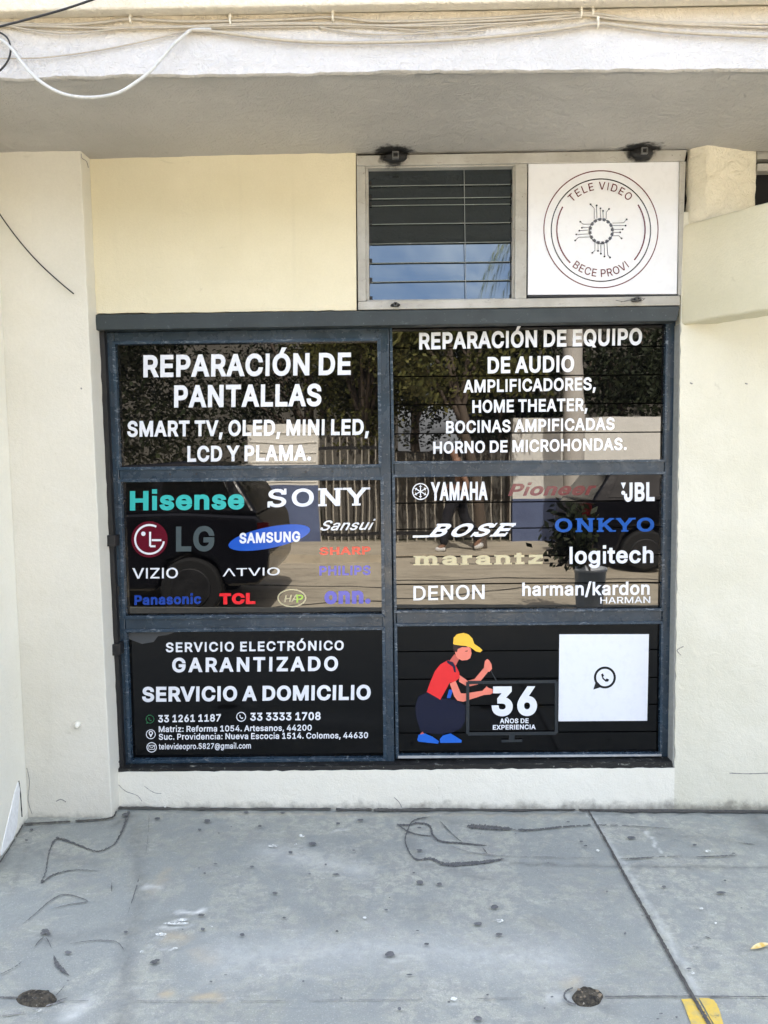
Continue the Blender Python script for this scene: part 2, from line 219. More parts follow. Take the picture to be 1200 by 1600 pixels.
    'O': (533, [[267, -7, 225, -3, 186, 7, 150, 25, 119, 49, 92, 79, 70, 115, 53, 157, 44, 203, 40, 254, 44, 305, 53, 352, 70, 393, 92, 429, 119, 459, 150, 484, 186, 501, 225, 512, 267, 516, 309, 512, 348, 501, 384, 484, 415, 459, 442, 429, 464, 393, 480, 352, 490, 305, 493, 254, 490, 203, 480, 157, 464, 115, 442, 79, 415, 49, 384, 25, 348, 7, 309, -3], [267, 53, 296, 55, 324, 63, 349, 76, 372, 94, 392, 116, 408, 144, 420, 176, 428, 213, 430, 254, 428, 295, 420, 332, 408, 365, 392, 392, 372, 415, 349, 433, 324, 446, 296, 453, 267, 456, 237, 453, 210, 445, 184, 433, 161, 415, 142, 392, 125, 364, 113, 332, 106, 295, 103, 254, 106, 213, 113, 176, 125, 144, 142, 117, 161, 94, 184, 76, 210, 63, 237, 55]]),
    'P': (445, [[60, 0, 60, 509, 235, 509, 272, 506, 305, 499, 332, 487, 356, 471, 375, 452, 390, 430, 400, 404, 407, 377, 409, 348, 407, 318, 400, 291, 390, 265, 375, 243, 356, 223, 332, 207, 305, 195, 272, 188, 235, 186, 109, 186, 109, 242, 233, 242, 257, 244, 279, 248, 297, 256, 312, 266, 324, 279, 333, 294, 339, 310, 343, 328, 344, 348, 343, 367, 339, 385, 333, 402, 324, 416, 312, 428, 297, 439, 279, 446, 257, 451, 232, 452, 125, 452, 125, 0]]),
    'Q': (533, [[245, 159, 313, 159, 369, 85, 384, 65, 468, -48, 401, -48, 346, 27, 331, 46], [267, -7, 225, -3, 186, 7, 150, 25, 119, 49, 92, 79, 70, 115, 53, 157, 44, 203, 40, 254, 44, 305, 53, 352, 70, 393, 92, 429, 119, 459, 150, 484, 186, 501, 225, 512, 267, 516, 309, 512, 348, 501, 384, 484, 415, 459, 442, 429, 464, 393, 480, 352, 490, 305, 493, 254, 490, 203, 480, 157, 464, 115, 442, 79, 415, 49, 384, 25, 348, 7, 309, -3], [267, 53, 296, 55, 324, 63, 349, 76, 372, 94, 392, 116, 408, 144, 420, 176, 428, 213, 430, 254, 428, 295, 420, 332, 408, 365, 392, 392, 372, 415, 349, 433, 324, 446, 296, 453, 267, 456, 237, 453, 210, 445, 184, 433, 161, 415, 142, 392, 125, 364, 113, 332, 106, 295, 103, 254, 106, 213, 113, 176, 125, 144, 142, 117, 161, 94, 184, 76, 210, 63, 237, 55]]),
    'R': (449, [[60, 0, 60, 509, 236, 509, 273, 506, 305, 500, 333, 489, 356, 473, 376, 455, 390, 433, 401, 408, 407, 381, 409, 352, 407, 323, 401, 296, 390, 271, 376, 250, 356, 232, 333, 217, 305, 206, 273, 200, 236, 198, 96, 198, 96, 255, 234, 255, 258, 256, 280, 260, 298, 267, 313, 276, 325, 287, 334, 300, 340, 316, 344, 333, 345, 352, 344, 371, 340, 389, 334, 405, 325, 419, 313, 430, 298, 440, 279, 446, 258, 451, 233, 452, 125, 452, 125, 0], [353, 0, 230, 229, 303, 229, 428, 0]]),
    'S': (447, [[224, -9, 188, -7, 156, -1, 128, 9, 102, 23, 81, 40, 64, 60, 51, 83, 42, 109, 38, 137, 104, 137, 108, 118, 114, 102, 123, 88, 136, 76, 150, 66, 166, 59, 185, 53, 204, 50, 224, 49, 246, 50, 267, 54, 286, 60, 303, 69, 317, 79, 329, 92, 338, 106, 344, 122, 346, 139, 344, 154, 340, 168, 332, 179, 322, 189, 310, 197, 296, 205, 245, 222, 184, 239, 145, 253, 112, 269, 86, 289, 67, 313, 56, 341, 52, 372, 54, 400, 62, 425, 75, 448, 92, 468, 113, 484, 138, 498, 165, 508, 195, 514, 227, 516, 259, 514, 289, 508, 316, 498, 340, 484, 360, 468, 377, 449, 390, 427, 398, 403, 401, 378, 337, 378, 332, 402, 320, 421, 302, 437, 280, 449, 254, 456, 225, 459, 204, 457, 185, 454, 167, 448, 152, 440, 139, 430, 129, 418, 121, 405, 117, 391, 115, 376, 117, 359, 122, 345, 131, 334, 142, 324, 155, 315, 169, 308, 212, 293, 264, 279, 312, 264, 328, 256, 344, 248, 359, 238, 372, 226, 384, 213, 395, 198, 402, 180, 407, 161, 408, 139, 406, 112, 399, 87, 386, 64, 370, 43, 349, 25, 323, 11, 294, 0, 261, -7]]),
    'T': (449, [[32, 452, 32, 509, 417, 509, 417, 452, 257, 452, 257, 0, 193, 0, 193, 452]]),
    'U': (517, [[259, -8, 220, -6, 186, 2, 154, 15, 126, 33, 103, 55, 85, 80, 71, 108, 63, 140, 60, 173, 60, 509, 124, 509, 124, 178, 126, 155, 132, 133, 141, 113, 153, 95, 169, 80, 187, 68, 208, 59, 232, 53, 259, 52, 285, 53, 309, 59, 331, 68, 349, 80, 364, 95, 377, 113, 385, 133, 391, 155, 393, 178, 393, 509, 457, 509, 457, 173, 454, 140, 446, 108, 433, 80, 414, 55, 391, 33, 363, 15, 332, 2, 297, -6]]),
    'V': (480, [[204, 0, 16, 509, 84, 509, 192, 206, 215, 137, 248, 31, 235, 31, 267, 138, 290, 206, 395, 509, 463, 509, 278, 0]]),
    'X': (474, [[18, 0, 217, 284, 217, 236, 29, 509, 104, 509, 178, 400, 204, 361, 223, 329, 243, 292, 232, 292, 252, 329, 272, 361, 298, 400, 374, 509, 446, 509, 259, 239, 259, 287, 456, 0, 382, 0, 292, 129, 268, 165, 250, 195, 230, 231, 244, 231, 225, 196, 206, 166, 182, 129, 91, 0]]),
    'Y': (472, [[203, 0, 203, 208, 16, 509, 91, 509, 192, 344, 222, 292, 250, 230, 224, 230, 251, 293, 280, 344, 381, 509, 455, 509, 268, 208, 268, 0]]),
    'Z': (438, [[42, 0, 42, 46, 273, 385, 306, 431, 341, 476, 348, 454, 285, 452, 223, 452, 40, 452, 40, 509, 397, 509, 397, 462, 169, 129, 134, 81, 97, 33, 90, 54, 152, 57, 214, 57, 399, 57, 399, 0]]),
    'a': (389, [[160, -9, 137, -7, 115, -3, 94, 5, 76, 15, 60, 29, 48, 45, 38, 63, 32, 84, 30, 108, 32, 128, 36, 146, 43, 161, 53, 174, 64, 184, 78, 193, 92, 200, 108, 206, 125, 211, 178, 220, 234, 227, 247, 229, 257, 231, 265, 235, 271, 240, 274, 246, 276, 255, 276, 257, 275, 272, 272, 285, 267, 297, 260, 307, 251, 315, 240, 322, 227, 327, 212, 330, 196, 331, 178, 330, 163, 327, 149, 322, 137, 316, 127, 309, 118, 301, 110, 292, 104, 283, 100, 274, 41, 291, 51, 313, 64, 331, 79, 346, 95, 358, 114, 368, 133, 375, 153, 380, 173, 383, 194, 384, 239, 379, 255, 375, 271, 369, 286, 360, 300, 350, 312, 336, 322, 320, 330, 301, 335, 278, 337, 251, 337, 0, 277, 0, 277, 52, 272, 52, 252, 25, 242, 16, 229, 8, 215, 1, 199, -4, 181, -7], [170, 45, 192, 47, 211, 51, 228, 59, 242, 68, 254, 80, 263, 93, 270, 108, 274, 122, 276, 138, 276, 190, 259, 182, 231, 176, 200, 171, 175, 168, 134, 159, 122, 153, 112, 147, 103, 139, 97, 130, 93, 118, 92, 105, 93, 93, 96, 82, 102, 72, 109, 64, 119, 57, 130, 52, 142, 48, 156, 46]]),
    'c': (396, [[207, -8, 174, -5, 144, 3, 117, 16, 93, 35, 72, 58, 56, 85, 44, 116, 37, 150, 34, 187, 37, 225, 44, 260, 56, 291, 72, 318, 93, 341, 117, 360, 144, 374, 174, 382, 207, 384, 226, 384, 243, 381, 260, 377, 276, 371, 291, 364, 305, 356, 318, 346, 330, 335, 340, 322, 349, 308, 356, 293, 362, 277, 303, 262, 290, 289, 270, 311, 242, 325, 207, 330, 184, 328, 163, 321, 145, 310, 130, 296, 118, 278, 108, 258, 102, 236, 98, 212, 96, 187, 98, 163, 102, 139, 108, 117, 118, 97, 130, 80, 145, 66, 163, 55, 184, 49, 207, 46, 243, 52, 271, 66, 292, 89, 304, 117, 363, 102, 357, 86, 350, 70, 341, 56, 331, 43, 319, 32, 306, 21, 292, 12, 277, 5, 261, -1, 244, -5, 226, -7]]),
    'd': (424, [[195, -8, 165, -6, 137, 3, 111, 16, 89, 34, 70, 57, 55, 84, 43, 116, 36, 151, 34, 189, 36, 227, 43, 261, 55, 293, 70, 320, 89, 342, 112, 361, 137, 374, 165, 382, 196, 384, 218, 383, 237, 379, 253, 373, 267, 364, 278, 355, 287, 346, 306, 319, 311, 319, 311, 509, 372, 509, 372, 0, 313, 0, 313, 59, 307, 59, 287, 31, 277, 21, 266, 12, 252, 4, 236, -3, 217, -7], [205, 47, 226, 49, 246, 55, 263, 65, 278, 78, 290, 95, 299, 115, 306, 138, 310, 162, 312, 189, 310, 216, 306, 241, 300, 263, 290, 282, 278, 299, 263, 312, 246, 322, 227, 328, 205, 330, 182, 328, 162, 322, 145, 311, 130, 298, 118, 281, 108, 261, 102, 239, 98, 215, 96, 189, 98, 163, 102, 139, 109, 117, 118, 97, 130, 80, 145, 66, 162, 55, 182, 49]]),
    'e': (404, [[212, -8, 177, -5, 145, 3, 117, 16, 92, 35, 72, 58, 56, 85, 44, 116, 37, 150, 34, 187, 36, 224, 44, 258, 55, 290, 71, 317, 91, 340, 115, 359, 142, 373, 172, 382, 205, 384, 226, 383, 246, 380, 266, 374, 285, 366, 303, 355, 319, 341, 334, 324, 347, 305, 357, 282, 365, 256, 370, 227, 371, 194, 371, 169, 75, 169, 75, 221, 338, 221, 310, 202, 308, 226, 304, 248, 298, 269, 288, 286, 277, 301, 263, 314, 246, 323, 227, 328, 205, 330, 183, 328, 164, 323, 146, 313, 131, 301, 119, 286, 109, 270, 102, 251, 97, 231, 96, 211, 96, 178, 98, 151, 102, 127, 110, 106, 121, 88, 135, 73, 151, 61, 169, 53, 190, 48, 212, 46, 227, 47, 241, 49, 254, 53, 265, 58, 276, 65, 285, 73, 294, 82, 300, 93, 306, 105, 365, 91, 358, 72, 348, 55, 335, 39, 320, 26, 302, 14, 283, 4, 261, -3, 237, -7]]),
    'f': (254, [[228, 379, 228, 327, 6, 327, 6, 379], [81, 0, 81, 432, 82, 452, 87, 470, 96, 486, 107, 499, 120, 510, 135, 519, 152, 525, 169, 529, 187, 530, 222, 527, 243, 521, 227, 468, 215, 472, 195, 474, 178, 472, 164, 468, 154, 460, 147, 449, 143, 435, 142, 419, 142, 0]]),
    'g': (425, [[207, -151, 180, -149, 156, -146, 134, -140, 114, -132, 97, -122, 82, -110, 70, -97, 59, -84, 51, -69, 101, -41, 122, -66, 131, -74, 142, -82, 154, -88, 169, -93, 187, -96, 207, -97, 236, -95, 261, -87, 282, -75, 298, -58, 308, -34, 311, -6, 311, 68, 306, 68, 287, 41, 277, 32, 266, 23, 252, 16, 236, 10, 217, 6, 195, 5, 165, 7, 138, 14, 113, 27, 90, 43, 71, 65, 55, 90, 43, 120, 36, 154, 34, 191, 36, 229, 43, 263, 55, 293, 71, 320, 90, 342, 112, 361, 138, 374, 166, 382, 196, 384, 218, 383, 237, 379, 253, 373, 267, 365, 279, 356, 288, 346, 308, 319, 313, 319, 313, 379, 372, 379, 372, -9, 370, -40, 363, -67, 350, -90, 334, -109, 314, -124, 291, -136, 265, -144, 237, -149], [205, 59, 227, 61, 246, 66, 264, 75, 278, 87, 290, 103, 300, 121, 307, 142, 311, 166, 312, 193, 311, 219, 307, 242, 300, 264, 291, 283, 279, 299, 264, 312, 247, 322, 227, 328, 205, 330, 182, 328, 163, 322, 145, 312, 130, 298, 118, 282, 109, 262, 102, 241, 98, 218, 96, 193, 98, 167, 102, 144, 109, 123, 118, 104, 131, 88, 145, 76, 163, 66, 183, 61]]),
    'h': (410, [[114, 227, 114, 0, 53, 0, 53, 509, 114, 509, 114, 287, 102, 287, 116, 319, 132, 344, 152, 362, 175, 374, 200, 382, 227, 384, 252, 383, 275, 377, 295, 369, 313, 356, 328, 340, 341, 321, 350, 298, 355, 271, 357, 240, 357, 0, 296, 0, 296, 235, 293, 263, 286, 286, 273, 304, 256, 318, 235, 326, 210, 329, 192, 328, 176, 324, 161, 317, 147, 308, 136, 297, 126, 283, 119, 266, 115, 248]]),
    'i': (167, [[53, 0, 53, 379, 114, 379, 114, 0], [84, 443, 73, 444, 63, 448, 54, 455, 47, 463, 43, 472, 41, 483, 43, 494, 47, 504, 54, 512, 63, 518, 73, 522, 84, 524, 95, 522, 105, 518, 114, 512, 121, 504, 125, 494, 126, 483, 125, 472, 121, 463, 114, 455, 105, 448, 95, 444]]),
    'k': (381, [[110, 137, 110, 212, 121, 212, 284, 379, 360, 379, 184, 199, 177, 199], [53, 0, 53, 509, 114, 509, 114, 0], [294, 0, 148, 186, 191, 229, 372, 0]]),
    'l': (189, [[139, -2, 112, 0, 91, 8, 74, 20, 62, 37, 55, 59, 53, 84, 53, 509, 114, 509, 114, 99, 114, 83, 117, 71, 120, 62, 126, 57, 135, 53, 146, 52, 160, 53, 170, 54, 181, 3, 162, -1]]),
    'm': (610, [[53, 0, 53, 379, 112, 379, 112, 295, 108, 295, 114, 314, 122, 331, 132, 346, 144, 358, 158, 368, 172, 376, 187, 382, 203, 385, 219, 386, 245, 383, 268, 375, 287, 361, 303, 342, 314, 320, 321, 295, 312, 295, 318, 312, 326, 329, 337, 343, 350, 356, 364, 366, 381, 375, 398, 381, 417, 385, 437, 386, 458, 385, 478, 380, 497, 372, 514, 361, 529, 346, 541, 328, 550, 307, 555, 283, 557, 255, 557, 0, 496, 0, 496, 254, 493, 279, 485, 298, 473, 313, 456, 323, 438, 329, 419, 330, 402, 329, 387, 326, 374, 320, 363, 312, 353, 302, 345, 290, 340, 277, 336, 263, 335, 247, 335, 0, 274, 0, 274, 260, 272, 280, 265, 297, 253, 311, 238, 322, 220, 328, 199, 330, 185, 329, 171, 326, 158, 320, 145, 312, 135, 302, 126, 289, 119, 274, 115, 257, 114, 238, 114, 0]]),
    'n': (410, [[114, 227, 114, 0, 53, 0, 53, 379, 112, 379, 112, 287, 102, 287, 116, 319, 132, 344, 152, 362, 175, 374, 200, 382, 227, 384, 252, 383, 275, 377, 295, 369, 313, 356, 328, 340, 341, 321, 350, 298, 355, 271, 357, 240, 357, 0, 296, 0, 296, 235, 293, 263, 286, 286, 273, 304, 256, 318, 235, 326, 210, 329, 192, 328, 176, 324, 161, 317, 147, 308, 136, 297, 126, 283, 119, 266, 115, 248]]),
    'o': (415, [[207, -8, 174, -5, 144, 3, 117, 16, 93, 35, 72, 58, 56, 85, 44, 116, 37, 150, 34, 187, 37, 225, 44, 260, 56, 291, 72, 318, 93, 341, 117, 360, 144, 374, 174, 382, 207, 384, 241, 382, 271, 374, 299, 360, 323, 341, 343, 318, 359, 291, 371, 260, 379, 225, 381, 187, 379, 150, 371, 116, 359, 85, 343, 58, 323, 35, 299, 16, 271, 3, 241, -5], [207, 46, 231, 49, 252, 55, 270, 66, 285, 80, 298, 97, 307, 117, 314, 139, 318, 163, 319, 187, 318, 212, 314, 236, 307, 258, 298, 278, 285, 296, 270, 310, 252, 321, 231, 328, 207, 330, 184, 328, 163, 321, 145, 310, 130, 296, 118, 278, 108, 258, 102, 236, 98, 212, 96, 187, 98, 163, 102, 139, 108, 117, 118, 97, 130, 80, 145, 66, 163, 55, 184, 49]]),
    'p': (424, [[53, -143, 53, 379, 112, 379, 112, 319, 118, 319, 137, 346, 147, 355, 158, 364, 171, 373, 188, 379, 207, 383, 229, 384, 259, 382, 287, 374, 313, 361, 335, 342, 354, 320, 370, 293, 381, 261, 388, 227, 390, 189, 388, 151, 381, 116, 370, 84, 355, 57, 336, 34, 313, 16, 288, 3, 260, -6, 229, -8, 208, -7, 189, -3, 173, 4, 159, 12, 147, 21, 138, 31, 118, 59, 114, 59, 114, -143], [220, 47, 242, 49, 262, 55, 279, 66, 294, 80, 306, 97, 316, 117, 323, 139, 327, 163, 328, 189, 327, 215, 323, 239, 316, 261, 307, 281, 295, 298, 280, 311, 262, 322, 243, 328, 220, 330, 198, 328, 178, 322, 161, 312, 147, 299, 134, 282, 125, 263, 118, 241, 114, 216, 113, 189, 114, 162, 118, 138, 125, 115, 135, 95, 147, 78, 162, 65, 179, 55, 198, 49]]),
    'r': (259, [[53, 0, 53, 379, 112, 379, 112, 321, 115, 321, 124, 339, 137, 354, 152, 367, 171, 377, 191, 383, 213, 385, 229, 384, 243, 384, 243, 322, 230, 324, 207, 326, 190, 324, 174, 321, 159, 315, 146, 306, 135, 296, 126, 284, 119, 269, 115, 254, 114, 237, 114, 0]]),
    's': (365, [[182, -8, 157, -7, 133, -3, 112, 3, 93, 12, 76, 24, 62, 38, 50, 54, 41, 73, 36, 94, 94, 107, 101, 87, 111, 72, 124, 60, 141, 52, 160, 47, 181, 45, 206, 47, 227, 53, 244, 62, 258, 74, 265, 88, 268, 103, 266, 115, 262, 126, 254, 136, 243, 144, 229, 150, 212, 155, 149, 170, 118, 180, 92, 192, 72, 208, 58, 227, 50, 249, 47, 274, 49, 295, 55, 314, 65, 332, 79, 347, 95, 360, 115, 370, 137, 378, 161, 383, 187, 384, 212, 383, 234, 379, 254, 372, 271, 363, 286, 352, 299, 339, 309, 324, 318, 308, 324, 290, 268, 277, 262, 291, 254, 304, 243, 316, 228, 325, 210, 331, 187, 333, 166, 331, 147, 326, 131, 317, 119, 305, 111, 292, 109, 277, 110, 264, 115, 253, 124, 243, 136, 235, 152, 229, 172, 223, 229, 209, 261, 200, 287, 187, 306, 171, 320, 153, 328, 131, 331, 107, 329, 85, 323, 65, 312, 47, 298, 31, 281, 18, 260, 6, 236, -2, 210, -7]]),
    't': (227, [[204, 379, 204, 327, 6, 327, 6, 379], [65, 471, 126, 471, 126, 98, 127, 83, 130, 70, 136, 61, 144, 55, 156, 51, 170, 50, 185, 51, 202, 54, 213, 2, 192, -3, 168, -4, 138, -1, 113, 7, 92, 21, 77, 41, 68, 64, 65, 93]]),
    'u': (410, [[182, -5, 158, -3, 135, 2, 115, 11, 97, 23, 82, 39, 69, 59, 60, 82, 54, 109, 53, 139, 53, 379, 114, 379, 114, 144, 116, 117, 124, 94, 137, 75, 154, 61, 175, 53, 200, 50, 218, 51, 234, 55, 249, 62, 263, 71, 274, 83, 283, 97, 290, 113, 295, 132, 296, 153, 296, 379, 357, 379, 357, 0, 298, 0, 298, 92, 307, 92, 294, 60, 277, 35, 257, 17, 234, 5, 209, -3]]),
    'v': (389, [[163, 0, 17, 379, 84, 379, 165, 155, 187, 87, 206, 21, 184, 21, 203, 87, 224, 155, 305, 379, 371, 379, 226, 0]]),
    'z': (380, [[42, 0, 42, 46, 254, 320, 254, 323, 48, 323, 48, 379, 333, 379, 333, 331, 126, 60, 126, 56, 339, 56, 339, 0]]),
    'Ñ': (523, [[60, 0, 60, 509, 136, 509, 343, 183, 363, 151, 388, 107, 414, 55, 405, 54, 401, 108, 399, 157, 399, 195, 399, 509, 463, 509, 463, 0, 387, 0, 202, 290, 177, 331, 148, 381, 108, 452, 119, 454, 122, 384, 124, 328, 125, 291, 125, 0], [307, 576, 282, 580, 259, 590, 239, 600, 224, 604, 218, 603, 214, 600, 210, 595, 206, 577, 163, 577, 165, 596, 170, 613, 177, 628, 188, 639, 201, 645, 218, 648, 242, 643, 264, 633, 283, 623, 300, 619, 305, 620, 310, 622, 313, 625, 319, 646, 361, 646, 359, 626, 354, 609, 346, 595, 335, 584, 322, 578]]),
    'Ó': (533, [[267, -7, 225, -3, 186, 7, 150, 25, 119, 49, 92, 79, 70, 115, 53, 157, 44, 203, 40, 254, 44, 305, 53, 352, 70, 393, 92, 429, 119, 459, 150, 484, 186, 501, 225, 512, 267, 516, 309, 512, 348, 501, 384, 484, 415, 459, 442, 429, 464, 393, 480, 352, 490, 305, 493, 254, 490, 203, 480, 157, 464, 115, 442, 79, 415, 49, 384, 25, 348, 7, 309, -3], [267, 53, 296, 55, 324, 63, 349, 76, 372, 94, 392, 116, 408, 144, 420, 176, 428, 213, 430, 254, 428, 295, 420, 332, 408, 365, 392, 392, 372, 415, 349, 433, 324, 446, 296, 453, 267, 456, 237, 453, 210, 445, 184, 433, 161, 415, 142, 392, 125, 364, 113, 332, 106, 295, 103, 254, 106, 213, 113, 176, 125, 144, 142, 117, 161, 94, 184, 76, 210, 63, 237, 55], [240, 558, 288, 659, 356, 659, 290, 558]]),
}

# soot left round the burnt brackets above the small window
SOOT = [U(614, 240, -0.01), U(1001, 236, -0.01)]
def soot(t, col, rx=.075, ry=.06, rz=.034):
    for p in SOOT:
        d = t.near(p, (rx, ry, rz), .34, 34); col = t.mix(t.ramp(d, .75, 1.35, .985, 0), col, (.006, .006, .006, 1))
    return col
def paint(name, c1, c2, bump_s=.35, grain=.3, sooty=False, stroke=30, rough=.75, grime=False, band=False, worn=1.):
    t = NT(name)
    big = t.noise(2.2, 5, .6, lo=.35, hi=.68)
    col = t.mix(big, c1, c2)
    fine = t.noise(140, 3, .6, lo=.25, hi=.75)
    col = t.mix(t.math('MULTIPLY', fine, .15), col, (c1[0] * .72, c1[1] * .72, c1[2] * .7, 1))
    scuff = t.noise(9, 6, .7, 1.2, lo=.63, hi=.74)
    col = t.mix(t.math('MULTIPLY', scuff, .30 * worn), col, (c1[0] * .62, c1[1] * .6, c1[2] * .56, 1))
    drip = t.noise(1, 5, .6, vec=t.stretch(14, 14, .7), lo=.6, hi=.8)
    col = t.mix(t.math('MULTIPLY', drip, .12 * worn), col, (c1[0] * .6, c1[1] * .6, c1[2] * .58, 1))
    if grime:                                      # splash dirt with a ragged upper edge
        sep = t.n('ShaderNodeSeparateXYZ'); t.l(t.pos, sep.inputs[0])
        hh = t.math('ADD', sep.outputs['Z'], t.math('MULTIPLY', t.noise(16, 6, .7), -.11))
        col = t.mix(t.math('MULTIPLY', t.ramp(hh, -.075, -.01, 1, 0), .8), col, (.10, .095, .075, 1))
    if band:                                       # an older cream coat left along the cables
        sep = t.n('ShaderNodeSeparateXYZ'); t.l(t.pos, sep.inputs[0])
        hh = t.math('ADD', sep.outputs['Z'], t.math('MULTIPLY', t.noise(3, 3, .5, 0, vec=t.stretch(.4, 1, 1)), .07))
        col = t.mix(t.math('MULTIPLY', t.ramp(hh, 2.85, 2.94), .7), col, (.62, .53, .37, 1))
    if sooty: col = soot(t, col)
    st = t.noise(stroke, 5, .65, 1.1, lo=.3, hi=.75)
    b = t.bump(t.noise(4.5, 3, .5), .5, .02); b = t.bump(st, bump_s, .012, b)
    b = t.bump(t.noise(170, 4, .6), grain * 1.5, .004, b)
    return t.out(col, rough, b)
M_wall = paint('cream_wall_paint', (.66, .605, .435, 1), (.71, .655, .485, 1), .12, .22, grime=True)
M_white = paint('pale_wall_paint', (.735, .71, .615, 1), (.775, .755, .665, 1), .16, .25, grime=True)
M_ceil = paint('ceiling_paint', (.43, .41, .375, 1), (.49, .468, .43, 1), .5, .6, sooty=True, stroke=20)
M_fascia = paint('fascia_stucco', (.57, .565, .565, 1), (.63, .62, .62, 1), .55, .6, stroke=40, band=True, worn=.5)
M_right = paint('right_wall_paint', (.61, .588, .475, 1), (.66, .637, .53, 1), .16, .25, grime=True)
M_beige = paint('beige_parapet_paint', (.60, .56, .40, 1), (.68, .63, .47, 1), .12, .25)
M_block = paint('beige_rough_plaster', (.70, .65, .51, 1), (.76, .71, .57, 1), .55, .4, stroke=18)

def steel(name, col, worn, rough=.36, wear=(.62, .72)):
    t = NT(name)
    c = t.mix(t.noise(5, 5, .6, lo=.3, hi=.7), col, tuple(x * 1.45 for x in col[:3]) + (1,))
    st = t.noise(1, 6, .65, 1, vec=t.stretch(30, 30, 90), lo=wear[0], hi=wear[1])
    c = t.mix(t.math('MULTIPLY', st, .6), c, worn)
    c = t.mix(t.noise(70, 5, .7, lo=.64, hi=.70), c, worn)
    b = t.bump(t.noise(45, 5, .6), .22, .004)
    return t.out(c, t.ramp(t.noise(12, 4), .3, .7, rough - .1, rough + .12), b)
M_steel = steel('blue_grey_enamel', (.017, .030, .044, 1), (.15, .165, .18, 1), .25)
M_bead = steel('worn_blue_enamel', (.016, .032, .050, 1), (.22, .25, .28, 1), .25, (.54, .66))
M_lintel = steel('grey_green_enamel', (.017, .024, .026, 1), (.11, .13, .13, 1), .5)
M_black = steel('black_enamel', (.006, .006, .007, 1), (.03, .03, .032, 1), .5)
M_sill = steel('black_flaking_sill', (.007, .007, .007, 1), (.30, .30, .26, 1), .5, (.60, .66))
def alu():
    t = NT('weathered_white_frame')
    c = t.mix(t.noise(6, 5, .65, lo=.35, hi=.7), (.34, .325, .285, 1), (.44, .43, .395, 1))
    c = t.mix(t.math('MULTIPLY', t.noise(1, 6, .7, 1, vec=t.stretch(25, 25, 60), lo=.56, hi=.72), .6), c, (.17, .16, .13, 1))
    c = t.mix(t.noise(80, 5, .7, lo=.66, hi=.72), c, (.07, .065, .055, 1))
    c = soot(t, c, .05, .09, .046)
    return t.out(c, .5, t.bump(t.noise(60, 5, .6), .3, .004))
M_alu = alu()
M_jamb = flat('grey_reveal', (.32, .32, .29, 1), .8)
def glass(name, col, rough=.006, ior=1.62):
    t = NT(name)
    dust = t.noise(7, 6, .7, 1, lo=.45, hi=.8)
    c = t.mix(t.math('MULTIPLY', dust, .5), col, tuple(x + .0012 for x in col[:3]) + (1,))
    return t.out(c, t.ramp(dust, 0, 1, rough, rough + .03), t.bump(t.noise(2.2, 2, .5), .012, .05), IOR=ior)
M_glass = glass('black_vinyl_glass', (.0015, .0015, .0018, 1), ior=1.68)
M_dimglass = glass('dimmed_pane_glass', (.0015, .0015, .0018, 1), .05, 1.36)  # black pane glass with weakened mirroring, so the bottom row looks darker
M_louvre = glass('dark_louvre_glass', (.010, .011, .010, 1), .02, 2.0); M_louvre.node_tree.nodes['Principled BSDF'].inputs['Specular Tint'].default_value = (.74, .88, 1, 1)  # blue tint put into the reflection to make the mirrored sky bluer
M_dark = flat('dark_interior', (.006, .006, .007, 1), .8)
def vinyl(name, col, rough=.12):
    t = NT(name)
    c = t.mix(t.math('MULTIPLY', t.noise(30, 5, .65, lo=.45, hi=.75), .18), col, tuple(x * .7 for x in col[:3]) + (1,))
    return t.out(c, rough, IOR=1.5)
V = {k: vinyl(k + '_vinyl', c) for k, c in dict(
    white=(.72, .74, .78, 1), teal=L(60, 175, 170), maroon=L(92, 18, 34), grey=L(72, 82, 84), blue=L(34, 84, 178), red=L(226, 40, 48),
    salmon=L(206, 60, 46), lilac=L(66, 70, 176), navy=L(24, 62, 150), dimred=L(96, 34, 38), skyblue=L(34, 84, 160), khaki=L(182, 174, 140),
    cream=L(210, 210, 190), green=L(34, 92, 58), lime=L(150, 190, 70), skin=L(228, 128, 108), skindark=L(196, 96, 84), yellow=L(240, 190, 62), hair=L(46, 24, 22), shirt=L(222, 44, 46),
    overall=L(6, 11, 40), strap=L(22, 24, 52), shoe=L(28, 96, 196), tvgrey=L(40, 44, 47), black=(.004, .004, .005, 1), ink=L(26, 22, 30), wine=L(92, 22, 36)).items()}
M_plate = vinyl('white_sign_plate', (.76, .77, .80, 1), .3)

# ------------------------------------------------------------------ lettering: outlines of a plain grotesque alphabet
GL = {}
def area(c): return .5 * sum(c[i][0] * c[(i + 1) % len(c)][1] - c[(i + 1) % len(c)][0] * c[i][1] for i in range(len(c)))
for ch_, (adv_, outl) in GLYPHS.items():
    cs = [[(c[i] / 1000, c[i + 1] / 1000) for i in range(0, len(c), 2)] for c in outl]
    if area(max(cs, key=lambda c: abs(area(c)))) < 0: cs = [c[::-1] for c in cs]
    GL[ch_] = (adv_ / 1000, cs)
HC = max(p[1] for p in GL['H'][1][0]); HX = max(p[1] for p in GL['x' if 'x' in GL else 'z'][1][0])
def R4(x0, y0, x1, y1): return [(x0, y0), (x1, y0), (x1, y1), (x0, y1)]
GL['i'] = (.17, [R4(.06, 0, .11, HX * .95), R4(.055, HC * .97, .115, HC * 1.10)])
GL['I'] = (.19, [R4(.068, 0, .122, HC)])
GL['l'] = (.17, [R4(.06, 0, .11, HC * 1.03)])
GL['\u039b'] = (.48, [[(.01, 0), (.07, 0), (.24, .45), (.41, 0), (.47, 0), (.272, HC), (.208, HC)]])
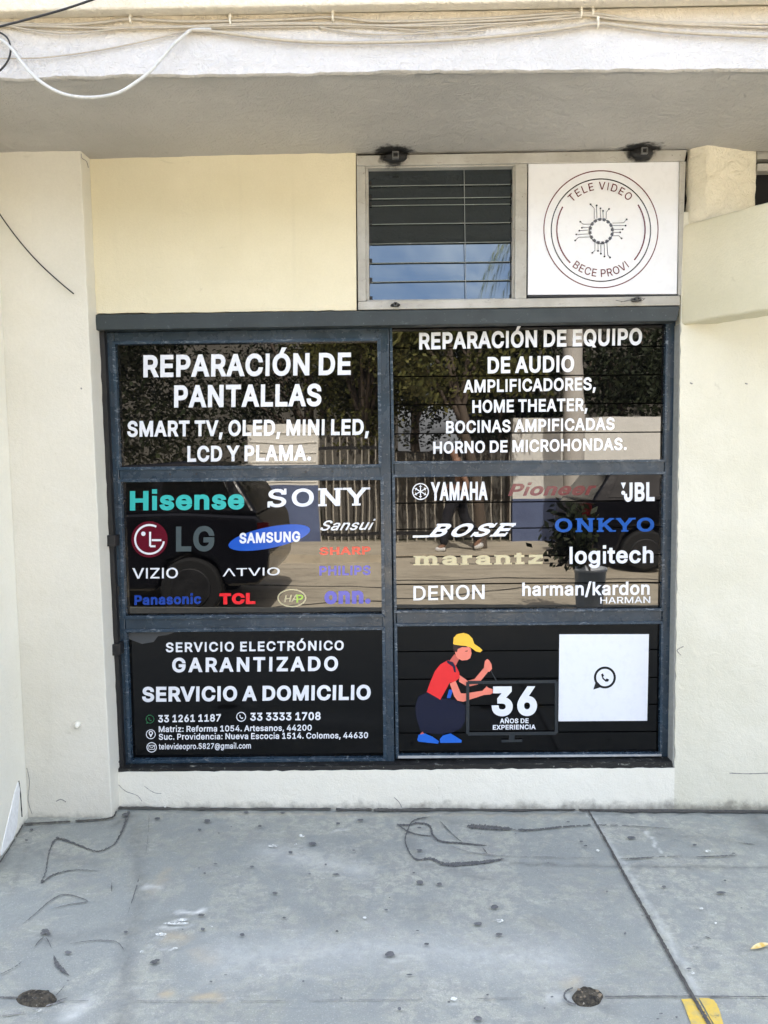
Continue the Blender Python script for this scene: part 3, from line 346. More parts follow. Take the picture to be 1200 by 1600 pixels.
def offs(c, d):
    n = len(c); out = []
    for i in range(n):
        a, b, e = Vector(c[i - 1]), Vector(c[i]), Vector(c[(i + 1) % n])
        u, v = (b - a).normalized(), (e - b).normalized()
        n1, n2 = Vector((u.y, -u.x)), Vector((v.y, -v.x)); m = n1 + n2
        if m.length < .3: m = n1
        else: m = m.normalized() * min(1 / max(m.normalized().dot(n1), .45), 2)
        out.append(tuple(b + m * d))
    return out
def cdt(cs):
    vs = []; es = []
    for c in cs:
        b = len(vs); vs += [Vector(p) for p in c]; es += [(b + i, b + (i + 1) % len(c)) for i in range(len(c))]
    ov, oe, of, *_ = delaunay_2d_cdt(vs, es, [], 0, 1e-6)
    keep = []
    for f in of:
        cx = sum(ov[i].x for i in f) / len(f); cy = sum(ov[i].y for i in f) / len(f); wn_ = 0
        for c in cs:
            for i in range(len(c)):
                (xa, ya), (xb, yb) = c[i], c[(i + 1) % len(c)]
                if (ya <= cy) != (yb <= cy):
                    if (xb - xa) * (cy - ya) / (yb - ya) + xa > cx: wn_ += 1 if yb > ya else -1
        if wn_ != 0: keep.append(list(f))
    return ov, keep
SER = {'N': ((0, 1), (1, 1), (0, 0)), 'Y': ((0, 1), (1, 1), (.5, 0)), 'K': ((0, 1), (0, 0), (1, 1), (1, 0)), 'B': ((0, 1), (0, 0)), 'E': ((0, 1), (0, 0)),
       'm': ((0, 0), (.5, 0), (1, 0), (0, 1)), 'a': ((1, 0),), 'r': ((0, 0), (0, 1)), 'n': ((0, 0), (1, 0), (0, 1)), 't': ((.45, 0),), 'z': ()}
_gc = {}
def glyph(ch, wt, slab):
    k = (ch, wt, slab)
    if k not in _gc:
        adv, cs = GL[ch]; cs = [offs(c, wt) for c in cs]
        if slab:
            xs = [p[0] for c in cs for p in c]; ys = [p[1] for c in cs for p in c]; x0, x1, y0, y1 = min(xs), max(xs), min(ys), max(ys)
            th = .05 + wt * .6; sw = .045 + wt * .8
            for fx, fy in SER.get(ch, ()):
                sx = x0 + .027 + wt + (x1 - x0 - .054 - 2 * wt) * fx; ya = y0 if fy == 0 else y1 - th
                cs = cs + [R4(sx - .035 - sw, ya, sx + .035 + sw, ya + th)]
            if ch in 'SEz':
                cs = cs + [R4(x1 - .05, y1 - .17, x1 + .005, y1), R4(x0 - .005, y0, x0 + .05, y0 + .17)][:1 if ch == 'E' else 2]
                if ch == 'E': cs = cs + [R4(x1 - .05, y0, x1 + .005, y0 + .17)]
            adv += sw
        _gc[k] = (adv + wt * 1.2, *cdt(cs))
    return _gc[k]
def layout(s, wt, slab, track):
    x = 0; out = []
    for ch in s:
        if ch == ' ': x += .17 + track; continue
        adv, ov, of = glyph(ch, wt, slab); out.append((x, ov, of)); x += adv + track
    return out
VY = GLASS_Y - .0015                               # plane of the lettering, just proud of the panes
def text(parent, s, x0, yb0, x1, yb1, cap, col, wt=.02, shear=0, slab=False, track=0, low=False, label=None, Y=None, name='lettering', mb=None):
    Y = VY if Y is None else Y
    lay = layout(s, wt, slab, track)
    mn = min(x + p.x for x, ov, of in lay for f in of for p in [ov[i] for i in f]); mx = max(x + p.x for x, ov, of in lay for f in of for p in [ov[i] for i in f])
    O = U(x0, yb0, Y); ex = (U(x1, yb1, Y) - O) / (mx - mn); ez = (U(x0, yb0 - cap, Y) - O) / ((HX if low else HC) + wt)
    own = mb is None
    if own: mb = MB()
    for x, ov, of in lay:
        mb.add([O + ex * (x + p.x - mn + shear * p.y) + ez * (p.y + wt * .5) for p in ov], of)
    if own:
        o = mb.build(name, V[col], parent)
        if label: o['label'] = label
        return o
def poly(mb, pts, mi=0, lift=0, Y=None):           # flat shape laid on the pane
    Y = (VY if Y is None else Y) - lift
    ov, of = cdt([pts if area(pts) > 0 else pts[::-1]])
    mb.add([U(p.x, p.y, Y) for p in ov], of, mi)
def ring(cx, cy, r, wd, n=48, a0=0, a1=360, ry=None, tilt=0):
    """outline of a ring or arc in picture measure; returns quads as separate polygons"""
    ry = r if ry is None else ry; out = []; k = max(3, int(n * (a1 - a0) / 360))
    ct, st = cos(radians(tilt)), sin(radians(tilt))
    for i in range(k):
        q = []
        for j, e in ((i, 0), (i + 1, 0), (i + 1, 1), (i, 1)):
            a = radians(a0 + (a1 - a0) * j / k); dx, dy = (r + wd * (e - .5)) * cos(a), -(ry + wd * (e - .5)) * sin(a)
            q.append((cx + dx * ct + dy * st, cy - dx * st + dy * ct))
        out.append(q)
    return out
def quads(mb, qs, mi=0, lift=0, Y=None):
    Y = (VY if Y is None else Y) - lift
    for q in qs: mb.add([U(x, y, Y) for x, y in q], [[0, 1, 2, 3]], mi)
def disc(cx, cy, r, n=40, ry=None, tilt=0):
    ry = r if ry is None else ry; ct, st = cos(radians(tilt)), sin(radians(tilt))
    return [(cx + r * cos(a) * ct + ry * sin(a) * st, cy - r * cos(a) * st + ry * sin(a) * ct) for a in [2 * pi * i / n for i in range(n)]]
def line(pts, wd):
    out = []
    for (xa, ya), (xb, yb) in zip(pts, pts[1:]):
        l = sqrt((xb - xa) ** 2 + (yb - ya) ** 2) or 1; nx, ny = -(yb - ya) / l * wd / 2, (xb - xa) / l * wd / 2
        out.append([(xa + nx, ya + ny), (xb + nx, yb + ny), (xb - nx, yb - ny), (xa - nx, ya - ny)])
    return out

# ------------------------------------------------------------------ ground
SUNKEN = -0.12                                     # the road lies a kerb below the pavement
def concrete():
    t = NT('pavement_concrete')
    c = t.mix(t.noise(1.6, 6, .62, .6, lo=.32, hi=.68), (.285, .297, .252, 1), (.415, .422, .355, 1))
    c = t.mix(t.math('MULTIPLY', t.noise(7, 6, .66, .8, lo=.42, hi=.72),   .5), c, (.27, .28, .265, 1))
    c = t.mix(t.math('MULTIPLY', t.noise(55, 6, .7, lo=.42, hi=.66), .40), c, (.27, .275, .26, 1))
    c = t.mix(t.math('MULTIPLY', t.noise(1, 6, .7, .6, vec=t.stretch(14, 44, 1), lo=.5, hi=.72), .35), c, (.55, .555, .52, 1))
    c = t.mix(t.noise(240, 2, .5, lo=.68, hi=.74), c, (.15, .15, .145, 1))
    c = t.mix(t.math('MULTIPLY', t.noise(120, 2, .5, lo=.70, hi=.75), .6), c, (.62, .64, .64, 1))
    c = t.mix(t.math('MULTIPLY', t.noise(24, 6, .75, .5, lo=.44, hi=.58), .72), c, (.235, .245, .235, 1))
    c = t.mix(t.math('MULTIPLY', t.noise(3.2, 5, .6, 1.5, lo=.46, hi=.60), .7), c, (.24, .26, .25, 1))
    c = t.mix(t.math('MULTIPLY', t.noise(330, 4, .7, lo=.40, hi=.66), .42), c, (.17, .175, .16, 1))
    c = t.mix(t.math('MULTIPLY', t.noise(210, 3, .6, lo=.56, hi=.72), .30), c, (.60, .61, .55, 1))
    at = t.n('ShaderNodeVertexColor', layer_name='stain')
    sp = t.n('ShaderNodeSeparateColor'); t.l(at.outputs[0], sp.inputs[0])
    br = t.noise(26, 6, .7, lo=.2, hi=.8)
    wob = t.math('ADD', .45, t.math('MULTIPLY', br, .75))
    c = t.mix(t.math('MULTIPLY', sp.outputs[0], wob), c, (.12, .125, .12, 1))
    c = t.mix(t.math('MULTIPLY', sp.outputs[1], wob), c, (.46, .36, .21, 1))
    c = t.mix(t.math('MULTIPLY', sp.outputs[2], wob), c, (.70, .71, .68, 1))
    b = t.bump(t.noise(90, 6, .65), .35, .006); b = t.bump(t.noise(9, 4), .25, .02, b)
    return t.out(c, t.ramp(t.noise(14, 4), .3, .7, .55, .85), b)
M_conc = concrete()
def seg_d(p, a, b):
    ax, ay = a; bx, by = b; dx, dy = bx - ax, by - ay
    t = max(0, min(1, ((p[0] - ax) * dx + (p[1] - ay) * dy) / (dx * dx + dy * dy))); return sqrt((p[0] - ax - dx * t) ** 2 + (p[1] - ay - dy * t) ** 2)
def fall(d, r): return max(0, 1 - d / r) ** 1.5 if d < r else 0
_mv = lambda *ps: [UG(*p).xy for p in ps]
DK = [(_mv((212, 1290), (222, 1400), (200, 1480), (195, 1600)), .06, .5), (_mv((60, 1330), (110, 1345), (150, 1350)), .05, .3), (_mv((60, 1475), (190, 1450), (300, 1430)), .06, .35),
      (_mv((800, 1350), (960, 1353), (1200, 1356)), .022, .8), (_mv((640, 1300), (650, 1350), (760, 1372)), .05, .4), (_mv((620, 1275), (720, 1285)), .06, .4), (_mv((1000, 1300), (1100, 1310), (1200, 1320)), .09, .35),
      (_mv((840, 1440), (860, 1450)), .07, .35), (_mv((640, 1430), (670, 1420)), .10, .25), (_mv((35, 1295), (120, 1287), (175, 1282)), .03, .35), (_mv((180, 1267), (600, 1270), (1200, 1273)), .022, .7), (_mv((1180, 1275), (1200, 1300)), .12, .8),
      (_mv((945, 1575), (955, 1580)), .05, .5), (_mv((500, 1440), (560, 1425)), .08, .25), (_mv((0, 1360), (20, 1330), (36, 1292)), .03, .5), (_mv((20, 1560), (90, 1560)), .06, .5), (_mv((890, 1560), (945, 1560)), .06, .45),
      (_mv((15, 1400), (45, 1310)), .02, .35), (_mv((180, 1290), (205, 1275)), .05, .7)]
WM = [(_mv((258, 1553), (262, 1553)), .03, .8), (_mv((312, 1557), (335, 1556)), .035, .85), (_mv((262, 1462), (282, 1468)), .045, .5), (_mv((310, 1490), (330, 1500)), .05, .3), (_mv((890, 1540), (900, 1535)), .04, .5), (_mv((240, 1390), (262, 1360)), .04, .3), (_mv((340, 1272), (900, 1274)), .02, .25)]
LT = [(_mv((278, 1425), (318, 1424)), .018, .8), (_mv((252, 1448), (300, 1447)), .014, .6), (_mv((268, 1440), (290, 1438)), .012, .6), (_mv((242, 1465), (256, 1464)), .012, .6), (_mv((232, 1385), (244, 1388)), .03, .5), (_mv((235, 1479), (272, 1485)), .006, .8),
      (_mv((520, 1300), (545, 1295)), .02, .4), (_mv((360, 1495), (600, 1480), (860, 1500)), .20, .28), (_mv((420, 1330), (560, 1360)), .12, .3), (_mv((130, 1570), (110, 1590)), .05, .5), (_mv((920, 1270), (1005, 1400), (1125, 1600)), .022, .35), (_mv((860, 1560), (885, 1557)), .03, .5), (_mv((1010, 1300), (1035, 1335)), .012, .6), (_mv((700, 1565), (710, 1566)), .008, 1)]
def stain_at(x, y):
    p = (x + nz(x * 22, y * 22) * .018 + nz(x * 70, y * 70, 3) * .008, y + nz(x * 22, y * 22, 9) * .018); o = []
    for tab in (DK, WM, LT):
        v = 0
        for ps, r, s in tab: v = max(v, s * fall(min(seg_d(p, a, b) for a, b in zip(ps, ps[1:])), r))
        o.append(min(1, v))
    return o
def sheet(name, xs, ys, zf, mat, stain=False):
    vs = [(x, y, zf(x, y)) for y in ys for x in xs]; n = len(xs)
    fs = [[j * n + i, j * n + i + 1, (j + 1) * n + i + 1, (j + 1) * n + i] for j in range(len(ys) - 1) for i in range(n - 1)]
    me = bpy.data.meshes.new(name); me.from_pydata(vs, [], fs); me.materials.append(mat)
    if stain:
        at = me.color_attributes.new('stain', 'FLOAT_COLOR', 'POINT'); buf = []
        for x, y, z in vs: buf += (stain_at(x, y) if (-1.9 < x < 1.9 and -1.6 < y) else [0, 0, 0]) + [1]
        at.data.foreach_set('color', buf)
    me.polygons.foreach_set('use_smooth', [True] * len(fs))
    o = bpy.data.objects.new(name, me); C.objects.link(o); o['kind'] = 'structure'; return o
def fr(a, b, n): return [a + (b - a) * i / n for i in range(n + 1)]
KERB = -4.15
def zpav(x, y): return gz(x) + (nz(x * 3, y * 3) * .0025 if y > -2 else 0)
def zflat(x): return gz(max(-8, min(8, x)))
pave = sheet('pavement', fr(-60, -8, 6) + fr(-8, -1.75, 5)[1:] + fr(-1.75, 1.75, 320)[1:] + fr(1.75, 8, 5)[1:] + fr(8, 60, 6)[1:], fr(KERB, -1.4, 6) + fr(-1.4, .12, 150)[1:] + [.5], lambda x, y: zflat(x) + (zpav(x, y) - gz(x)), M_conc, True)
kb = MB()
xs = fr(-60, -8, 4) + fr(-8, 8, 8)[1:] + fr(8, 60, 4)[1:]
for a, b in zip(xs, xs[1:]):
    za, zb = zflat(a), zflat(b)
    kb.add([(a, KERB, za), (b, KERB, zb), (b, KERB - .02, zb - .02), (a, KERB - .02, za - .02), (b, KERB - .03, zb - .16), (a, KERB - .03, za - .16)], [[0, 1, 2, 3], [3, 2, 4, 5]])
def sunlit_concrete(name, a, b):
    t = NT(name)
    c = t.mix(t.noise(.8, 6, .65, 1, lo=.3, hi=.7), a, b)
    c = t.mix(t.math('MULTIPLY', t.noise(5, 6, .7, 1, lo=.5, hi=.75), .5), c, tuple(x * .5 for x in a[:3]) + (1,))
    c = t.mix(t.math('MULTIPLY', t.noise(1, 6, .7, 1.5, vec=t.stretch(.5, 2.2, 1), lo=.5, hi=.66), .5), c, tuple(x * .45 for x in a[:3]) + (1,))
    return t.out(c, .85, t.bump(t.noise(40, 5), .3, .01))
M_road = sunlit_concrete('road_concrete', (.46, .405, .31, 1), (.56, .50, .39, 1))
tag(kb.build('kerb', M_road), kind='structure')
road = sheet('road', fr(-300, -8, 4) + fr(-8, 8, 4)[1:] + fr(8, 300, 4)[1:], [-300, -60, -20, -8.2, KERB + .2], lambda x, y: zflat(x) + SUNKEN, M_road)
for pts in ([(-9, -6.0), (-3, -6.15), (0, -5.9), (1.6, -6.1), (3, -6.0), (9, -6.2)], [(-1.6, -4.6), (-.6, -5.0), (.4, -5.1), (1.5, -5.7)], [(.2, -7.3), (1.6, -7.15), (3.2, -7.4)]):
    mb = MB(); P = bez([Vector((x, y, 0)) for x, y in pts], 10)
    for i in range(len(P) - 1):
        a, b = P[i], P[i + 1]; wd = .022 * (1 + .7 * nz(i * .6, a.x)); wb_ = .022 * (1 + .7 * nz((i + 1) * .6, a.x)); zz = SUNKEN + .004
        mb.add([(a.x, a.y - wd, zflat(a.x) + zz), (b.x, b.y - wb_, zflat(b.x) + zz), (b.x, b.y + wb_, zflat(b.x) + zz), (a.x, a.y + wd, zflat(a.x) + zz)], [[0, 1, 2, 3]])
    mb.build('crack', flat('road_crack', (.05, .045, .04, 1), .9), road)
fp = MB()
for a, b in zip(xs, xs[1:]):
    fp.prism([(a, -8.1, zflat(a)), (b, -8.1, zflat(b)), (b, -10.0, zflat(b)), (a, -10.0, zflat(a))], (0, 0, -.2))
tag(fp.build('far_pavement', M_road), kind='structure')
gd = MB()
for a, b in zip(xs, xs[1:]): gd.add([(a, -10.0, zflat(a) - .01), (a, -60, zflat(a) - .01), (b, -60, zflat(b) - .01), (b, -10.0, zflat(b) - .01)], [[0, 1, 2, 3]])
tag(gd.build('bounce_cut_ground', sunlit_concrete('bounce_cut_dark', (.05, .055, .025, 1), (.09, .085, .04, 1))), kind='structure')  # dark ground added behind the street to cut the light it bounces back

def ink(name, c, rough=.9):
    t = NT(name); k = t.mix(t.noise(60, 5, .7, lo=.3, hi=.7), c, tuple(x * 1.9 for x in c[:3]) + (1,)); return t.out(k, rough, t.bump(t.noise(200, 4), .5, .003))
def worn(name, c, lo, hi):                          # a dark mark worn through to the concrete in patches
    t = NT(name); k = t.mix(t.noise(60, 5, .7, lo=.3, hi=.7), c, tuple(x * 2 for x in c[:3]) + (1,))
    al = t.ramp(t.math('ADD', t.noise(130, 5, .75), t.math('MULTIPLY', t.noise(28, 3, .6), .5)), lo, hi)
    t.out(k, .85, t.bump(t.noise(200, 4), .5, .003)); t.put(t.b.inputs['Alpha'], al); return t.mat
M_tar = worn('dark_crack', (.060, .061, .062, 1), .50, .72); M_gap = worn('joint_dirt', (.045, .043, .040, 1), .34, .5); M_hair = worn('hairline', (.13, .13, .13, 1), .45, .75); M_gum = worn('trodden_gum', (.075, .077, .08, 1), .36, .62); M_scrap = worn('white_speck', (.44, .45, .425, 1), .56, .84)
_lv = [0]
def trace(name, pts, w, mat, org=(0, 0), z=1, brk=0, seed=0, smooth=True, h=None, par=None, taper=False):
    """a mark on the pavement along picture points (zoomed by z from org); w = widths in picture pixels"""
    P = [Vector((org[0] + x / z, org[1] + y / z, 0)) for x, y in pts]
    P = bez(P, 26)
    W = w if isinstance(w, (list, tuple)) else [w, w]; mb = MB(); n = len(P); prev = None
    _lv[0] += 1; h = h if h is not None else .0042 + .0003 * (_lv[0] % 12)
    for i, p in enumerate(P):
        f = i / (n - 1) * (len(W) - 1); k = min(int(f), len(W) - 2); wd = (W[k] * (1 - (f - k)) + W[k + 1] * (f - k)) * (1 + .5 * nz(i * .35, seed * 7.7) + .5 * nz(i * 1.1, seed * 2.7)) / 2 * (min(1, .15 + i / 14, .15 + (n - 1 - i) / 14) if taper else 1)
        d = (P[min(i + 1, n - 1)] - P[max(i - 1, 0)]).normalized(); q = Vector((-d.y, d.x, 0)); wd = max(wd, .15)
        j = (nz(i * .3, seed, 5) + .6 * nz(i * .95, seed, 8)) * max(W[0], 2) * .30
        a, b = p + q * (wd + j), p - q * (wd - j)
        a, b = UG(a.x, a.y), UG(b.x, b.y); a.z = zpav(a.x, a.y) + h; b.z = zpav(b.x, b.y) + h
        if prev and not (brk and nz(i * .2, seed * 3.1, 2) > brk): mb.add([prev[0], prev[1], b, a], [[0, 1, 2, 3]])
        prev = (a, b)
    return mb.build(name, mat, par or pave)
ZL, ZM, ZR = (0, 1150), (400, 1150), (800, 1150)
for k, (o, w_, pts, br) in enumerate([
    (ZL, (6, 4.5, 2.5, 3, 5, 2.5, 2.5, 4, 1.8, 1.5), [(600, 372), (580, 432), (545, 500), (520, 522), (455, 545), (380, 520), (272, 486), (232, 545), (215, 640), (194, 692), (240, 660), (300, 640), (370, 632), (468, 638)], 0),
    (ZL, (1.2, 2.2, 2, 2, 1.2), [(105, 890), (165, 840), (240, 775), (310, 748), (410, 780), (330, 795), (235, 818)], 0),
    (ZL, (3, 2.4), [(208, 950), (185, 968), (162, 998)], 0), (ZL, (3, 2), [(213, 950), (228, 972), (242, 1003)], 0), (ZL, (4, 8, 6), [(252, 1035), (270, 1080), (325, 1132)], 0),
    (ZL, (1, 2, 1.6, 3), [(330, 982), (420, 968), (490, 965), (550, 975), (582, 1012)], 0), (ZL, (3, 2), [(0, 1128), (60, 1100), (104, 1068)], .1), (ZL, (1, 2, 1.5), [(700, 350), (694, 480), (684, 560)], .15),
    (ZL, (2.5, 2), [(262, 1228), (282, 1206), (304, 1180)], 0), (ZL, (3, 1.6), [(262, 1258), (290, 1246), (322, 1236)], 0), (ZL, (1.5, 3, 1), [(655, 660), (636, 730), (600, 840)], .2), (ZL, (1, 4), [(524, 690), (523, 735)], 0),
    (ZM, (5, 3.5, 5, 4, 3), [(660, 420), (720, 420), (760, 412), (812, 424), (830, 470), (870, 498), (970, 507), (1082, 518)], 0),
    (ZM, (4, 2.2, 2), [(662, 416), (710, 450), (770, 468), (830, 472)], 0), (ZM, (1.6, 3, 3, 3.4, 5, 6.5, 6.5, 5.5), [(820, 385), (740, 400), (710, 450), (700, 500), (725, 560), (760, 585), (820, 580), (880, 605), (960, 606), (1080, 596), (1162, 582)], 0),
    (ZM, (3, 2, 2.4), [(862, 405), (920, 465), (968, 505)], 0), (ZM, (1.2, 1.8, 1), [(910, 520), (1000, 550), (1120, 565), (1200, 572)], 0), (ZM, (3, 2.5), [(1062, 530), (1085, 560)], 0),
    (ZM, (7, 8, 7, 6), [(988, 428), (1050, 431), (1120, 436), (1205, 441)], 0), (ZR, (5.5, 3.5, 4, 2.6, 1.6, 1.2), [(5, 444), (90, 445), (170, 438), (260, 430), (390, 425), (530, 428), (790, 445)], .22),
    (ZR, (1.2, 1.4, 1), [(0, 572), (150, 573), (410, 580)], .2), (ZR, (2.4, 3, 1.6, 1.6), [(500, 586), (620, 579), (700, 573), (800, 570)], .25), (ZR, (3, 2), [(860, 575), (960, 572), (1060, 566)], .0),
    (ZR, (1, 2.5), [(1060, 505), (1140, 512)], 0), (ZR, (2, 2), [(842, 992), (886, 996)], 0), (ZR, (2, 3), [(905, 945), (935, 957)], 0)]):
    trace('crack', pts, [x * (.55 if o is ZL else .62) if x < 6 else x * .8 for x in w_], M_tar if max(w_) > 2 else M_hair, o, 3, br, k + 1, taper=True)
trace('hairline_crack', [(0, 1561), (28, 1561.5)], (2.2, 2), M_tar, seed=51); trace('hairline_crack', [(0, 1591), (40, 1584), (100, 1566)], (2, 1.2), M_hair, seed=52, brk=.25)
trace('hairline_crack', [(110, 1566), (400, 1566), (700, 1563), (880, 1561)], (.9, .7), M_hair, seed=53, brk=.05); trace('hairline_crack', [(945, 1560), (1060, 1559.3), (1200, 1560.5)], (1.6, 1.5), M_tar, seed=54)
trace('expansion_joint', [(918, 1266.5), (943, 1310), (980, 1377), (1017, 1443), (1053, 1507), (1090, 1573), (1108, 1604), (1150, 1680), (1230, 1830)], (2.6, 3.4, 4, 4.6, 5, 5.6, 6, 6.5, 7), M_gap, seed=60)
# ragged line of grime where the walls meet the ground
trace('grime_line', [(184, 1264), (330, 1265.5), (560, 1266.5), (620, 1267.5), (760, 1267), (920, 1267), (1010, 1269), (1205, 1269)], (3, 3.5, 3, 5, 3.2, 3.5, 5, 5.5), M_gap, seed=61, brk=.45)
trace('grime_line', [(38, 1289.5), (110, 1285.5), (172, 1280.5), (182, 1266)], (2.4, 2.4, 2.4), M_gap, seed=62, brk=.45)
trace('grime_line', [(36, 1291), (22, 1316), (0, 1350)], (2, 2, 2), M_gap, seed=63, brk=.3)
# gum, specks and chips trodden into the concrete
def spot(x, y, rx, ry, mat, name, seed):
    mb = MB(); n = 14; c = UG(x, y); h = .0080 + .0001 * (seed % 20)
    pts = []
    for i in range(n):
        a = 2 * pi * i / n; k = 1 + .38 * nz(cos(a) * 1.4 + seed * 3.3, sin(a) * 1.4, seed)
        p = UG(x + rx * k * cos(a), y + ry * k * sin(a)); p.z = zpav(p.x, p.y) + h; pts.append(p)
    mb.add(pts, [list(range(n))[::-1]]); return mb.build(name, mat, pave)
rs = random.Random(3)
sp = [(ZL, 740, 394, 13, 5), (ZL, 972, 405, 14, 8), (ZL, 936, 447, 8, 5), (ZL, 1155, 365, 12, 5), (ZL, 950, 918, 9, 7), (ZL, 320, 1026, 18, 8), (ZL, 1135, 942, 12, 7), (ZL, 990, 1161, 7, 4), (ZL, 148, 448, 8, 6), (ZL, 125, 498, 7, 4), (ZL, 960, 652, 6, 4), (ZL, 590, 930, 10, 5), (ZL, 1010, 608, 8, 3), (ZL, 1180, 622, 9, 5),
      (ZM, 125, 370, 11, 5), (ZM, 18, 432, 9, 5), (ZM, 385, 418, 10, 5), (ZM, 265, 515, 17, 8), (ZM, 162, 556, 10, 6), (ZM, 458, 547, 7, 3), (ZM, 327, 612, 6, 4), (ZM, 376, 659, 16, 4), (ZM, 90, 745, 12, 5), (ZM, 251, 657, 6, 3), (ZM, 132, 862, 8, 4), (ZM, 380, 928, 7, 5), (ZM, 628, 1034, 22, 13), (ZM, 768, 695, 18, 10), (ZM, 861, 703, 12, 7), (ZM, 767, 545, 13, 5), (ZM, 765, 439, 10, 4), (ZM, 1040, 890, 20, 8), (ZM, 1118, 812, 19, 10), (ZM, 1140, 941, 15, 7), (ZM, 800, 988, 12, 5), (ZM, 610, 828, 8, 4), (ZM, 740, 652, 6, 3), (ZM, 1040, 1338, 20, 10), (ZM, 672, 1292, 8, 8), (ZM, 757, 926, 7, 3), (ZM, 490, 400, 14, 5), (ZM, 400, 1240, 6, 3), (ZM, 720, 1130, 14, 4),
      (ZR, 558, 486, 20, 6), (ZR, 712, 717, 11, 5), (ZR, 998, 687, 7, 4), (ZR, 855, 520, 10, 4), (ZR, 1038, 560, 8, 3), (ZR, 828, 1101, 12, 4), (ZR, 530, 938, 5, 6), (ZR, 445, 740, 4, 4), (ZR, 345, 525, 10, 3), (ZR, 325, 505, 9, 4), (ZR, 153, 1290, 5, 3), (ZR, 263, 412, 8, 3), (ZR, 980, 745, 22, 6)]
for k, (o, x, y, a, b) in enumerate(sp): spot(o[0] + x / 3, o[1] + y / 3, a / 3, b / 3, M_gum, 'gum_spot', k)
for k, (x, y, a, b) in enumerate([(588, 378, 15, 8), (603, 368, 7, 9), (213, 925, 18, 11), (200, 938, 11, 7), (228, 940, 9, 8), (270, 486, 8, 5), (200, 688, 8, 5), (722, 1072, 18, 8), (738, 1064, 12, 6), (945, 852, 15, 6)]): spot(x / 3, 1150 + y / 3, a / 3, b / 3, M_tar, 'tar_spot', 60 + k)
for k in range(22):
    x, y = rs.uniform(0, 1200), rs.uniform(1285, 1600); s = .6 + (y - 1270) / 330 * .8
    spot(x, y, rs.uniform(.9, 2.2) * s, rs.uniform(.6, 1.1) * s, M_gum, 'gum_spot', 100 + k)
for k, (o, x, y, a, b) in enumerate([(ZM, 215, 476, 15, 6), (ZM, 80, 524, 22, 8), (ZM, 186, 518, 7, 5), (ZM, 510, 864, 8, 5), (ZM, 928, 1243, 15, 9), (ZM, 1142, 876, 18, 8), (ZR, 888, 819, 9, 5), (ZR, 955, 888, 6, 4), (ZR, 402, 548, 8, 5), (ZR, 848, 1121, 9, 5), (ZR, 918, 550, 14, 5), (ZL, 755, 944, 24, 7), (ZL, 822, 1008, 12, 4), (ZL, 830, 892, 60, 6), (ZL, 850, 876, 22, 7), (ZL, 775, 342, 6, 4), (ZL, 185, 1302, 18, 5), (ZL, 995, 903, 6, 6), (ZL, 665, 1025, 8, 5)]):
    spot(o[0] + x / 3, o[1] + y / 3, a / 3, b / 3, M_scrap, 'paint_fleck', 200 + k)
# yellow paint on the kerb end of the joint
def yellow():
    t = NT('worn_yellow_paint'); c = t.mix(t.noise(30, 6, .7, lo=.38, hi=.72), (.62, .43, .07, 1), (.40, .33, .15, 1)); t.out(c, .7, t.bump(t.noise(90, 5), .4, .004)); t.put(t.b.inputs['Alpha'], t.ramp(t.math('ADD', t.noise(75, 5, .75), t.math('MULTIPLY', t.noise(18, 4, .6), .6)), .50, .68)); return t.mat
M_yel = yellow()
for pts in ([(1065, 1563), (1089, 1561.5), (1124.5, 1622), (1095, 1640)], [(1092.5, 1561.3), (1106, 1561.2), (1115, 1564), (1121, 1572), (1126, 1586), (1130, 1602), (1137, 1628), (1128, 1625)]):
    mb = MB(); q = []
    for i in range(len(pts)):
        (xa, ya), (xb, yb) = pts[i], pts[(i + 1) % len(pts)]
        for j in range(10): q.append((xa + (xb - xa) * j / 10 + nz(i * 3 + j, 4.4) * 1.2, ya + (yb - ya) * j / 10 + nz(i * 3 + j, 8.1) * 1.0))
    ps = []
    for x, y in q: p = UG(x, y); p.z = zpav(p.x, p.y) + .0036; ps.append(p)
    mb.add(ps, [list(range(len(ps)))]); tag(mb.build('pavement_marking', M_yel), kind='structure')

# ------------------------------------------------------------------ the building
ZC = 2.741
def zc(x): return ZC - .0048 * (x + .4) ** 2 if abs(x + .4) < 2.6 else ZC - .0048 * 2.6 ** 2
shop = thing('shop_building', 'cream and white stucco shop building with a blue grey glazed front under a deep overhang', 'building', (0, .1, 0))
XL, XR = -1.222, 1.1665                            # the opening
def jit(a, b, n, amp, ax, seed):                   # a straight edge drawn by hand
    a, b = Vector(a), Vector(b); out = []
    for i in range(n + 1):
        p = a.lerp(b, i / n); p[ax] += amp * (nz(i * .63, seed) + .6 * nz(i * 1.9, seed, 3)); out.append(p)
    return out
TOP = 2.80
wb = MB()
# plain panel over the door, left of the small window
pan = [U(557, 484.5, 0), Vector((XL, 0, U(150, 490, 0).z)), Vector((XL, 0, TOP)), Vector((U(556, 240, 0).x, 0, TOP))]
pb = MB(); pb.prism(jit(pan[1], pan[0], 40, .004, 2, 3) + [pan[3], pan[2]], (0, .2, 0)); tag(pb.build('wall_panel', M_wall, shop), 'plain cream wall panel above the door')
sillz = U(600, 1203.5, 0).z
XF = 2.6
low = jit((XR + .012, 0, sillz), (XL, 0, sillz), 90, .0045, 2, 11)
wb.prism([Vector((XL, 0, -.1)), Vector((XR + .012, 0, -.1))] + low, (0, .2, 0))
